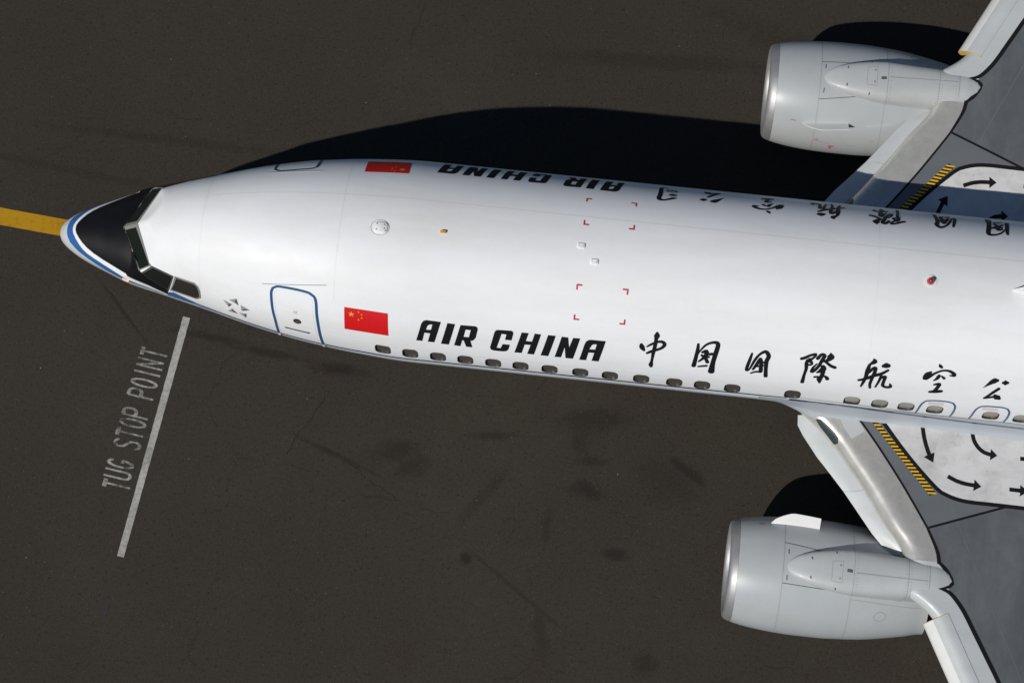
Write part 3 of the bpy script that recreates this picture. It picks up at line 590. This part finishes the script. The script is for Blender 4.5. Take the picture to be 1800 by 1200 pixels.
rows = []
for f_, h_ in ((0, 0.), (.35, .25), (.6, .42), (.62, .43)):   # swept blade antenna
    x0, ln = 17.66 + f_ * .45, .50 - f_ * .3
    rows.append([(x0 + ln * u, .06 + .022 * s_ * math.sin(math.pi * min(u, 1) ** .7), 5.44 + h_) for s_, us in ((1, np.linspace(0, 1, 9)), (-1, np.linspace(1, 0, 9)[1:-1])) for u in us])
bl_ = loft('blade_antenna', rows, M['white'], jet); patch('antenna_base', [circ(17.93, 1.9, .32, .07 / KS, 28)], M['white'], jet, .006)
# air data probes on the nose
for sgn in (-1, 1):
    pb = plate('probe_plate', 1.46, sgn * 87, .07, .055, .04, M['peach'], jet, .012) if sgn < 0 else plate('probe_plate', 1.46, 84, .04, .03, .012, M['frame'], jet, .01)
    p, nn = body_map([1.18], [sgn * 60], 0)

# ------------------------------------------------------------------ wings
def zw(Y): return 2.9 + .08 * (np.abs(Y) - 3.9)
LEY = [1.2, 1.6, 1.83, 2.09, 2.42, 2.82, 3.25, 3.82, 4.36, 4.7, 5.08, 5.18, 5.3, 5.45, 5.62, 6.66, 17.2]
LEX = [13.6, 14.05, 14.35, 14.68, 15.02, 15.34, 15.67, 16.06, 16.45, 16.55, 16.5, 16.62, 16.80, 16.98, 17.12, 17.66, 23.0]
LNY = [1.2, 1.87, 2.41, 3.05, 3.58, 3.88, 4.21, 4.52, 5.08, 5.34, 5.76, 6.6, 17.2]
LNX = [14.85, 15.42, 15.84, 16.3, 16.65, 16.84, 17.01, 17.12, 17.34, 17.55, 17.81, 18.27, 23.5]
TEY = [1.2, 5.6, 17.2]; TEX = [21.6, 22.2, 24.6]
def chordz(X, Y):
    Y = np.abs(Y); le = pch(LEY, LEX, Y); te = np.interp(Y, TEY, TEX); c_ = te - le; d = np.clip((X - le) / c_, 0, 1)
    sc = np.clip(c_ / 6.2, .25, 1); L = np.interp(Y, [4.6, 5.0], [.065, .05]); h = np.interp(Y, [4.6, 5.0], [.29, .24]) * sc
    q = np.clip(1 - d / L, 0, 1); drop = h * (1 - np.sqrt(np.maximum(1 - q * q, 0)))
    return zw(Y) - drop - .34 * sc * np.clip((d - .2) / .8, 0, 1) ** 2
def wing_map(sgn):
    def f(A, B, off):
        A = np.asarray(A, float); B = np.asarray(B, float); h = 2e-3
        z = chordz(A, B); dzx = (chordz(A + h, B) - chordz(A - h, B)) / (2 * h); dzy = (chordz(A, B + h) - chordz(A, B - h)) / (2 * h)
        n = np.stack([-dzx, -dzy * sgn, np.ones_like(z)], -1); n /= np.linalg.norm(n, axis=-1, keepdims=True)
        return np.stack([A, B * sgn, z], -1) + n * off, n
    return Map(f, 1., .08, .08)
YS = np.unique(np.round(np.concatenate([np.arange(1.2, 7, .06), np.arange(7, 17.21, .3)]), 3))
def build_wing(sgn):
    W = wing_map(sgn); V = []; F = []; fm = []; nU1, nU2, nL = 22, 26, 20
    for Y in YS:
        le = float(pch(LEY, LEX, Y)); ln = float(pch(LNY, LNX, Y)); te = float(np.interp(Y, TEY, TEX)); sc = min(1, max(.25, (te - le) / 6.2))
        up = [le + (ln - le) * (i / nU1) ** 2 for i in range(nU1)] + [ln + (te - ln) * i / nU2 for i in range(nU2 + 1)]
        row = [(x, Y * sgn, float(chordz(np.array(x), np.array(Y)))) for x in up]
        zl, zt_ = row[0][2], row[-1][2]
        for i in range(1, nL):
            q = 1 - i / nL; x = le + (te - le) * q
            row.append((x, Y * sgn, zl + (zt_ - zl) * q - .26 * sc * math.sin(math.pi * q ** .55)))
        V += row
    n = nU1 + nU2 + nL
    for i in range(len(YS) - 1):
        for j in range(n):
            k = (j + 1) % n; f = (i * n + j, i * n + k, (i + 1) * n + k, (i + 1) * n + j); F.append(f if sgn < 0 else f[::-1])
            y = YS[i]; front = j < nU1 or j >= n - 2
            fm.append((0 if y < 4.5 else 2) if front else (3 if j >= nU1 + nU2 else 1))
    F.append(tuple((len(YS) - 1) * n + j for j in range(n))); fm.append(1)
    wg = mk('wing', V, F, None, jet, True, None, [M['metal'], M['wingg'], M['flap'], M['belly']], fm, 60)
    wg['label'] = ('port' if sgn < 0 else 'starboard') + ' wing with white walkway and polished leading edge'
    P_ = lambda nm, lp, m, off, ca=None: patch(nm, [lp], m, wg, off, W, ca)
    R_ = lambda nm, pts, m, off, wd=None, **k: ribbon(nm, pts, m, wg, off, W, w=wd, **k)
    # lighter grey field ahead of the walkway
    P_('painted_field', [(15.36, 1.80), (15.84, 2.41), (16.3, 3.05), (16.65, 3.58), (16.84, 3.88), (18.25, 3.32), (17.61, 3.3), (17.34, 3.27), (17.12, 3.2), (16.99, 3.13), (15.80, 1.80)], M['wingf'], .003)
    P_('root_panel', [(15.04, 1.84), (15.36, 1.80), (15.42, 1.93), (15.58, 2.15), (15.34, 2.33), (15.18, 2.12)], M['flap'], .003)
    wk = P_('walkway', [(15.82, 1.80), (16.26, 2.36), (16.6, 2.74), (16.95, 3.09), (17.12, 3.2), (17.34, 3.27), (17.61, 3.3), (18.2, 3.3), (20.5, 3.3), (20.5, 1.80)], M['walk'], .004, .2)
    border = [(15.80, 1.80), (16.25, 2.36), (16.59, 2.74), (16.97, 3.11), (17.12, 3.2), (17.34, 3.27), (17.61, 3.3), (18.2, 3.3), (20.5, 3.3)]
    R_('walkway_border', border, M['black'], .006, .075)
    P_('hazard_base', [(15.60, 1.85), (16.85, 3.26), (16.96, 3.19), (15.73, 1.85)], M['black'], .0052)
    for i in range(22):
        y0 = 1.87 + i * .0632; y1 = y0 + .030
        xa = lambda y: 15.62 + (y - 1.87) * (16.84 - 15.62) / (3.25 - 1.87); xb = lambda y: 15.755 + (y - 1.88) * (16.955 - 15.755) / (3.19 - 1.88)
        P_('hazard_stripe', [(xa(y0), y0), (xa(y1), y1), (xb(y1 - .012), y1 - .012), (xb(y0 - .012), y0 - .012)], M['yellow'], .0075)
    for path, tip in (([(16.63, 1.82), (16.655, 2.0), (16.69, 2.17), (16.74, 2.33), (16.80, 2.48)], (16.88, 2.62)), ([(17.575, 1.82), (17.58, 1.95), (17.61, 2.09), (17.69, 2.22), (17.81, 2.31), (17.94, 2.34)], (18.06, 2.345)),
                      ([(17.16, 2.85), (17.32, 2.92), (17.5, 2.96), (17.66, 2.97)], (17.79, 2.98)), ([(18.31, 2.97), (18.52, 2.97)], (18.66, 2.97)), ([(18.49, 2.35), (18.7, 2.35)], (18.84, 2.35))):
        a_ = np.array(path[-1]); tp = np.array(tip); d = (tp - a_) / np.linalg.norm(tp - a_); nn_ = np.array([-d[1], d[0]]); b0 = a_ - d * .01
        ar = R_('walkway_arrow', [(x, y) for x, y in path], M['black'], .006, .078)
        P_('arrow_head', [tuple(b0 + nn_ * .112), tuple(tp), tuple(b0 - nn_ * .112)], M['black'], .0066)
    R_('spar_line', [(15.36, 1.80), (15.84, 2.41), (16.3, 3.05), (16.65, 3.58), (16.84, 3.88)], M['black'], .006, .04)
    R_('spar_line', [(16.84, 3.88, .045), (16.99, 4.18, .055), (17.06, 4.36, .065), (17.09, 4.53, .075)], M['black'], .0064)
    R_('spar_line', [(17.08, 4.50, .05), (17.21, 4.62, .075), (17.32, 4.79, .075), (17.345, 4.88, .075), (17.29, 4.94, .06), (17.10, 4.985, .02)], M['black'], .0068)
    R_('spar_line', [(17.10, 4.98, .03), (17.24, 5.015, .06), (17.36, 5.09, .075), (17.57, 5.35, .08), (17.81, 5.77, .08), (18.05, 6.2, .08), (18.28, 6.62, .08), (18.55, 7.2, .08), (18.9, 7.93, .08), (19.6, 9.4, .08), (21, 12.3, .07), (23.2, 16.9, .06)], M['black'], .006)
    R_('panel_line', [(16.86, 3.87), (18.25, 3.32)], M['black'], .0056, .042, curve=False)
    R_('panel_line', [(17.22, 3.36), (18.62, 6.4), (22.9, 15.6)], M['seamlite'] if False else mat('scuff_line', (.15, .16, .168), .5), .004, .012, curve=False)
    # landing light window in the root leading edge
    P_('landing_light', [(14.66, 1.99), (14.76, 2.0), (14.90, 2.11), (15.03, 2.235), (15.10, 2.33), (15.105, 2.42), (15.05, 2.425), (14.90, 2.26), (14.75, 2.10)], M['lens'], .012, .03)
    # Krueger flap hanging ahead of the leading edge
    KO = [(14.36, 1.87), (14.37, 2.07), (14.48, 2.26), (14.78, 2.66), (15.05, 2.96), (15.31, 3.26), (15.63, 3.67), (15.9, 4.02), (16.11, 4.24), (16.42, 4.42)]
    for part_, (i0, i1) in enumerate(((0, 6), (5, 10))):
        rows = []
        for x, y in KO[i0:i1]:
            xi = x + (.16 if y < 2 else .22 if y < 4.1 else .12); yi = y - (0.05 if y > 2 else -.01)
            le = float(pch(LEY, LEX, y)); xi = max(xi, le + .02); zo = float(zw(y)) - .46; zi = float(zw(y)) - .32
            s0 = .004 if part_ and (x, y) == KO[i0] else 0
            rows.append([(x + s0, (y + s0) * sgn, zo), (x - .012 + s0, (y + s0) * sgn, zo + .03), (x + .05 + s0, (y + s0) * sgn, zo + .055), ((x + xi) / 2 + s0, (y + s0) * sgn, (zo + zi) / 2 + .05), (xi + s0, (yi + s0) * sgn, zi + .02), (xi + s0, (yi + s0) * sgn, zi - .02), ((x + xi) / 2 + s0, (y + s0) * sgn, (zo + zi) / 2 - .02)])
        loft('krueger_flap', rows, M['flap'], wg, True, 50)
    # slat drooped ahead of the outer leading edge
    prof = [(.40, .004), (.33, .008), (.26, -.005), (.20, -.04), (.14, -.095), (.08, -.17), (.03, -.26), (.005, -.34), (.02, -.40), (.07, -.41), (.12, -.33), (.18, -.20), (.26, -.09), (.34, -.03), (.40, -.006)]
    def slat_rows(ys, sa, sz):
        out = []
        for Y in ys:
            x0 = 16.90 + .512 * (Y - 5.64); yt = Y - .52 * .4 * sa; zt_ = float(chordz(np.array(x0 + .4 * sa), np.array(yt))) + .007 - float(zw(Y))
            out.append([(x0 + a_ * sa, (Y - .52 * a_ * sa) * sgn, float(zw(Y)) + zz * sz + zt_ * (a_ / .4) ** 1.3) for a_, zz in prof])
        return out
    first = None
    for ys, sa, sz in ((np.linspace(5.64, 10.2, 12), 1, .95), (np.linspace(10.23, 16.4, 8), .8, .7)):
        rows = slat_rows(ys, sa, sz); V, F = loftmesh(rows, True); n_ = len(prof)
        fm_ = [1 if 4 <= (i % n_) <= 8 else 0 for i in range((len(rows) - 1) * n_)] + [0, 0]
        bm = bmesh.new(); vs = [bm.verts.new(p) for p in V]
        for f, q in zip(F, fm_):
            fc = bm.faces.new([vs[i] for i in f]); fc.material_index = q
        sl_ = frombm('slat', bm, M['flap'], wg, 50); sl_.data.materials.append(M['slatnose'])
        if first is None:
            first = rows
            loft('slat_seal', [[(p[0] + .006, p[1] - .012 * sgn, p[2] - .004) for p in rows[0]], [(p[0] + .006, p[1] - .004 * sgn, p[2] - .004) for p in rows[0]]], mat('seal_yellow', (.55, .36, .08), .6), sl_, True)
    # fairing where the wing meets the body
    rows = []
    for x in np.concatenate([np.arange(13.5, 22, .1)]):
        q = min(1, max(0, (x - 13.6) / 1.5)); q = q * q * (3 - 2 * q); r = []
        for (y, z) in ((1.884, 3.5), (1.887, 3.35), (1.889, 3.2), (1.892, 3.05), (1.898, 2.93), (1.91, 2.84), (1.935, 2.77), (1.985, 2.72), (2.06, 2.6), (2.06, 2.3), (1.9, 1.7)):
            yc = math.sqrt(max(0, 1.88 ** 2 - (z - 3.57) ** 2)) if z > 3.57 else 1.88 * math.sqrt(max(0, 1 - ((3.57 - z) / 2.13) ** 2))
            yy = yc + .003 + max(0, y - yc) * q; r.append((x, yy * sgn, z))
        rows.append(r)
    loft('root_fairing', rows, M['belly'], wg, False, 60)
    return wg
wings = {s_: build_wing(s_) for s_ in (-1, 1)}
wings[1].location.x = -.07
# blue line on the fairing, both sides
for s_ in (-1, 1):
    pts = [(14.05, 3.56), (15.2, 3.50), (16.3, 3.37), (17.4, 3.27), (18.45, 3.21), (21, 3.18)]
    rows = []
    for x in np.arange(14.05, 21, .15):
        z = float(np.interp(x, [p[0] for p in pts], [p[1] for p in pts])); y = 1.896 + .002 * max(0, 3.4 - z); r = []
        rows.append([(x, (y + .001) * s_, z + .035), (x, (y + .004) * s_, z - .035)])
    loft('cheatline', rows, M['darkblue'], jet, False)

# ------------------------------------------------------------------ engines
NP = [(13.295, .86), (13.305, .895), (13.335, .93), (13.39, .957), (13.46, .978), (13.6, 1.01), (13.8, 1.043), (14.0, 1.067), (14.3, 1.092), (14.7, 1.107), (15.1, 1.106), (15.5, 1.085), (15.9, 1.05), (16.3, .985), (16.7, .905), (17.05, .83)]
NX = [p[0] for p in NP]; NR = [p[1] for p in NP]
CZ = 1.65
def flatb(a, c_): return 1 if c_ > 0 else .93
def nac_map(cy, sgn):
    def f(A, B, off):                         # B: degrees from the top, positive outboard
        A = np.asarray(A, float); B = np.asarray(B, float) * RD; r = pch(NX, NR, A); dr = (pch(NX, NR, A + .01) - pch(NX, NR, A - .01)) / .02
        s_, c_ = np.sin(B), np.cos(B); k = np.where(c_ > 0, 1, .93)
        P = np.stack([A, cy + sgn * r * s_, CZ + r * c_ * k], -1); n = np.stack([-dr, sgn * s_, c_], -1); n /= np.linalg.norm(n, axis=-1, keepdims=True)
        return P + n * off, n
    return Map(f, 1.1 * RD, .15, 4.)
def build_engine(sgn):
    cy = 4.83 * sgn; Nm = nac_map(cy, sgn); o_ = (0, cy, CZ)
    def ring(xs): return [(x, float(pch(NX, NR, np.array(x)))) for x in xs]
    eng = revolve('engine', ring(np.linspace(13.462, 17.05, 44)) + [(17.05, .79), (16.6, .80), (16.0, .78)], o_, M['nacelle'], jet, 'X', 72, flatb)
    eng['label'] = ('port' if sgn < 0 else 'starboard') + ' engine in a grey nacelle with polished inlet lip'
    revolve('inlet_lip', [(13.75, .79), (13.55, .775), (13.40, .785), (13.33, .81), (13.305, .835)] + ring([13.295, 13.298, 13.303, 13.31, 13.32, 13.35, 13.38, 13.42, 13.459]), o_, M['lip'], eng, 'X', 72, flatb, 60)
    revolve('inlet_duct', [(13.75, .79), (14.15, .785)], o_, M['nacelle'], eng, 'X', 72, flatb)
    sp_ = revolve('spinner', [(13.85, .001), (13.9, .06), (14.05, .15), (14.2, .22), (14.25, .23)], o_, M['dark'], eng, 'X', 32)
    bm = bmesh.new()
    for i in range(24):
        q = i * 2 * math.pi / 24; vs = []
        for r, tw in ((.2, .05), (.78, .12)):
            for s2 in (-1, 1):
                qq = q + s2 * (.10 if r > .5 else .12); vs.append(bm.verts.new((14.18 + s2 * tw, cy + r * math.sin(qq), CZ + r * math.cos(qq) * .97)))
        bm.faces.new([vs[0], vs[1], vs[3], vs[2]])
    frombm('fan', bm, M['dark'], eng); revolve('fan_backing', [(14.4, .001), (14.4, .785)], o_, M['black'], eng, 'X', 48, flatb)
    revolve('core_nozzle', [(16.2, .62), (16.9, .60), (17.5, .52), (17.9, .44), (17.9, .40), (17.4, .42)], o_, M['dark'], eng, 'X', 40)
    revolve('exhaust_cone', [(17.3, .36), (17.9, .30), (18.4, .14), (18.55, .001)], o_, M['dark'], eng, 'X', 32)
    Rn = lambda nm, pts, m, off=.0025, wd=.008, **k: ribbon(nm, pts, m, eng, off, Nm, w=wd, **k)
    for x in (14.28, 15.56): Rn('cowl_seam', [(x, -100), (x, 100)], M['seam'], wd=.011, curve=False)
    Rn('cowl_seam', [(14.28, -24), (15.1, -17)], M['seamdark'], wd=.014, curve=False); Rn('cowl_seam', [(14.28, 17), (15.56, 20)], M['seamdark'], wd=.014, curve=False)
    Rn('cowl_seam', [(15.56, 21), (16.5, 24)], M['seamdark'], wd=.016, curve=False); Rn('cowl_seam', [(15.56, 26), (16.0, 28), (16.9, 33)], M['seam'], wd=.01, curve=False)
    for x, a in ((14.36, -17), (14.36, 9)): Rn('cowl_latch', [(x, a), (x + .005, a + 5)], M['seamdark'], .004, .018, curve=False)
    Rn('service_ring', [(16.15 + .11 * math.cos(q), 44 + 5.8 * math.sin(q)) for q in np.linspace(0, 2 * math.pi, 30)], M['seamgrey'], wd=.01)
    patch('oil_door_mark', [circ(14.35, -72, .035, 1.8, 14)], M['markred'], eng, .003, Nm)
    patch('oil_door_mark', [circ(14.35, -72, .022, 1.15, 12)], M['nacelle'], eng, .0045, Nm)
    Rn('warning_mark', [(14.60, -80), (14.71, -80)], M['red'], .003, .035, curve=False); Rn('warning_mark', [(14.63, -85), (14.66, -82)], M['red'], .0036, .04, curve=False)
    Rn('stencil_mark', [(14.42, -74), (14.62, -75)], M['seam'], .003, .018, curve=False); Rn('stencil_mark', [(14.95, -76), (15.12, -76)], M['seam'], .003, .02, curve=False)
    Rn('stencil_mark', [(15.4, -66), (15.47, -66)], M['seam'], .003, .02, curve=False)
    Rn('lifting_point', [(13.79, -50), (13.90, -50)], M['frame'], .004, .02, curve=False)
    # chine on the inboard shoulder
    rows = []
    for q in np.linspace(0, 1, 14):
        x = 14.02 + .90 * q; r0 = float(pch(NX, NR, np.array(x))) - .01; h = .245 * min(1, (q / .42)) ** .6 if q < .42 else .245 - .03 * (q - .42)
        a = -(52 - 5 * q) * RD
        def pt(r, da): return (x, cy + sgn * (r * math.sin(a + da)), CZ + r * math.cos(a + da))
        rows.append([pt(r0, -.012), pt(r0 + h + .012, -.004), pt(r0 + h + .012, .004), pt(r0, .012)])
    loft('strake', rows, M['slatnose'], eng, True, 50)
    # pylon fairing on top, running on to the wing
    PX = [14.35, 14.37, 14.42, 14.5, 14.62, 14.8, 15.0, 15.3, 15.55, 16.0, 16.4, 16.8, 17.05, 17.2, 17.29, 17.335]
    PW = [.015, .07, .135, .19, .245, .305, .35, .40, .42, .415, .395, .37, .35, .31, .22, .05]
    PT = [2.752, 2.765, 2.79, 2.82, 2.855, 2.89, 2.915, 2.945, 2.96, 2.985, 3.005, 3.02, 3.02, 3.005, 2.995, 2.985]
    oc = lambda x: cy - .0 * sgn
    def pyl(x, tq, off=0):
        wv = float(np.interp(x, PX, PW)); tv = float(pch(PX, PT, np.array(x)))
        r = float(pch(NX, NR, np.array(x))); zb = CZ + math.sqrt(max(.01, r * r - wv * wv)) - .03 if x < 16.2 else 2.5
        zb = min(zb, tv - .03)
        if x >= 15.6: zb = zb + (2.45 - zb) * min(1, (x - 15.6) / .6)
        a = tq * math.pi / 2; yy = wv * math.copysign(abs(math.sin(a)) ** .85, a); zz = zb + (tv - zb) * max(0, math.cos(a)) ** .45
        return (x, oc(x) + yy * sgn, zz + off)
    xs = sorted(set(list(np.linspace(14.35, 17.335, 60)) + PX)); rows = [[pyl(x, q) for q in np.linspace(-1, 1, 29)] for x in xs]
    py = loft('pylon', rows, M['pylonp'], eng, False, 60); py['label'] = 'pylon fairing between nacelle and wing'
    def pyl_map(A, B, off):                   # B: section parameter -1..1
        P = np.array([pyl(a, bq) for a, bq in zip(A, B)]); e = 1e-2
        da = np.array([pyl(a + e, bq) for a, bq in zip(A, B)]) - np.array([pyl(a - e, bq) for a, bq in zip(A, B)]); db = np.array([pyl(a, bq + e) for a, bq in zip(A, B)]) - np.array([pyl(a, bq - e) for a, bq in zip(A, B)])
        n = np.cross(da, db) * sgn; n *= np.where(n[:, 2:3] < 0, -1, 1); n /= np.maximum(np.linalg.norm(n, axis=1, keepdims=True), 1e-9); return P + n * off, n
    PM = Map(pyl_map, .45, .2, .15)
    Rp = lambda nm, pts, m, wd, off=.004: ribbon(nm, pts, m, py, off, PM, w=wd, curve=False, step=.05)
    Rp('pylon_seam', [(15.56, -.95), (15.56, .95)], M['seam'], .012); Rp('pylon_seam', [(16.93, -.95), (16.93, .95)], M['seam'], .016); Rp('pylon_seam', [(16.55, -.9), (16.55, .9)], M['seamgrey'], .01)
    Rp('pylon_seam', [(15.6, .03), (16.9, .06)], M['seamgrey'], .01)
    for x, a in ((14.78, -.42), (14.78, .32), (15.24, .62), (15.22, -.66)): Rp('latch', [(x, a), (x + .01, a + .14)], M['seamdark'], .024)
    Rp('latch', [(15.43, .0), (15.53, .01)], M['seamdark'], .026)
    ac = Rp('access_panel', [(15.16, -.22), (15.35, -.22), (15.35, .36), (15.16, .36), (15.16, -.22)], M['seam'], .008)
    for a in (-.1, .22): Rp('latch', [(15.30, a), (15.32, a)], M['seamdark'], .02)
    for x in (15.62, 16.52, 16.60, 16.88):                                   # rows of rivets
        V = []; F = []
        for a in np.linspace(-.85, .85, 18):
            P, nn = pyl_map([x - .012, x + .012, x + .012, x - .012], [a - .008, a - .008, a + .008, a + .008], .0045); b0 = len(V); V += list(P); F.append((b0, b0 + 1, b0 + 2, b0 + 3))
        rv = mk('rivet_row', V, F, M['seam'], py, False); rv['kind'] = 'stuff'
    return eng
for s_ in (-1, 1):
    if s_ > 0: build_engine(s_).location.x = -.07
    else: build_engine(s_)

# ------------------------------------------------------------------ tail and undercarriage (hidden or out of frame, but the jet stands on them)
def foil(p, chord, th, horiz):
    o = []
    for s_, us in ((1, np.linspace(0, 1, 10)), (-1, np.linspace(1, 0, 10)[1:-1])):
        for u in us:
            d = th * chord * 2.6 * (math.sqrt(u) * .6 - u * .35 - u * u * .25) * s_
            o.append((p[0] + chord * u, p[1], p[2] + d) if horiz else (p[0] + chord * u, p[1] + d, p[2]))
    return o
loft('tail_fin', [foil((30.5, 0, 5.1), 6.2, .1, False), foil((33.2, 0, 6.4), 4.6, .1, False), foil((38.3, 0, 12.4), 2.0, .1, False)], M['white'], jet)
for s_ in (-1, 1): loft('tailplane', [foil((33.6, .5 * s_, 4.7), 3.6, .09, True), foil((37.6, 7.1 * s_, 5.4), 1.3, .09, True)], M['belly'], jet)
def wheel(c, r, wd, parent):
    t_ = revolve('wheel', [(-wd / 2, r * .55), (-wd / 2, r * .88), (-wd * .36, r * .98), (0, r), (wd * .36, r * .98), (wd / 2, r * .88), (wd / 2, r * .55)], c, M['rubber'], parent, 'Y', 32)
    return t_
ng = tube('nose_gear', [(4.1, 0, 2.2), (4.05, 0, .35)], .09, M['silver'], jet)
for s_ in (-1, 1): wheel((4.05, .2 * s_, .345), .345, .2, ng)
for s_ in (-1, 1):
    mg = tube('main_gear', [(19.6, 2.86 * s_, 2.5), (19.6, 2.86 * s_, .55)], .13, M['silver'], jet)
    for d in (-.43, .43): wheel((19.6, 2.86 * s_ + d, .565), .565, .4, mg)
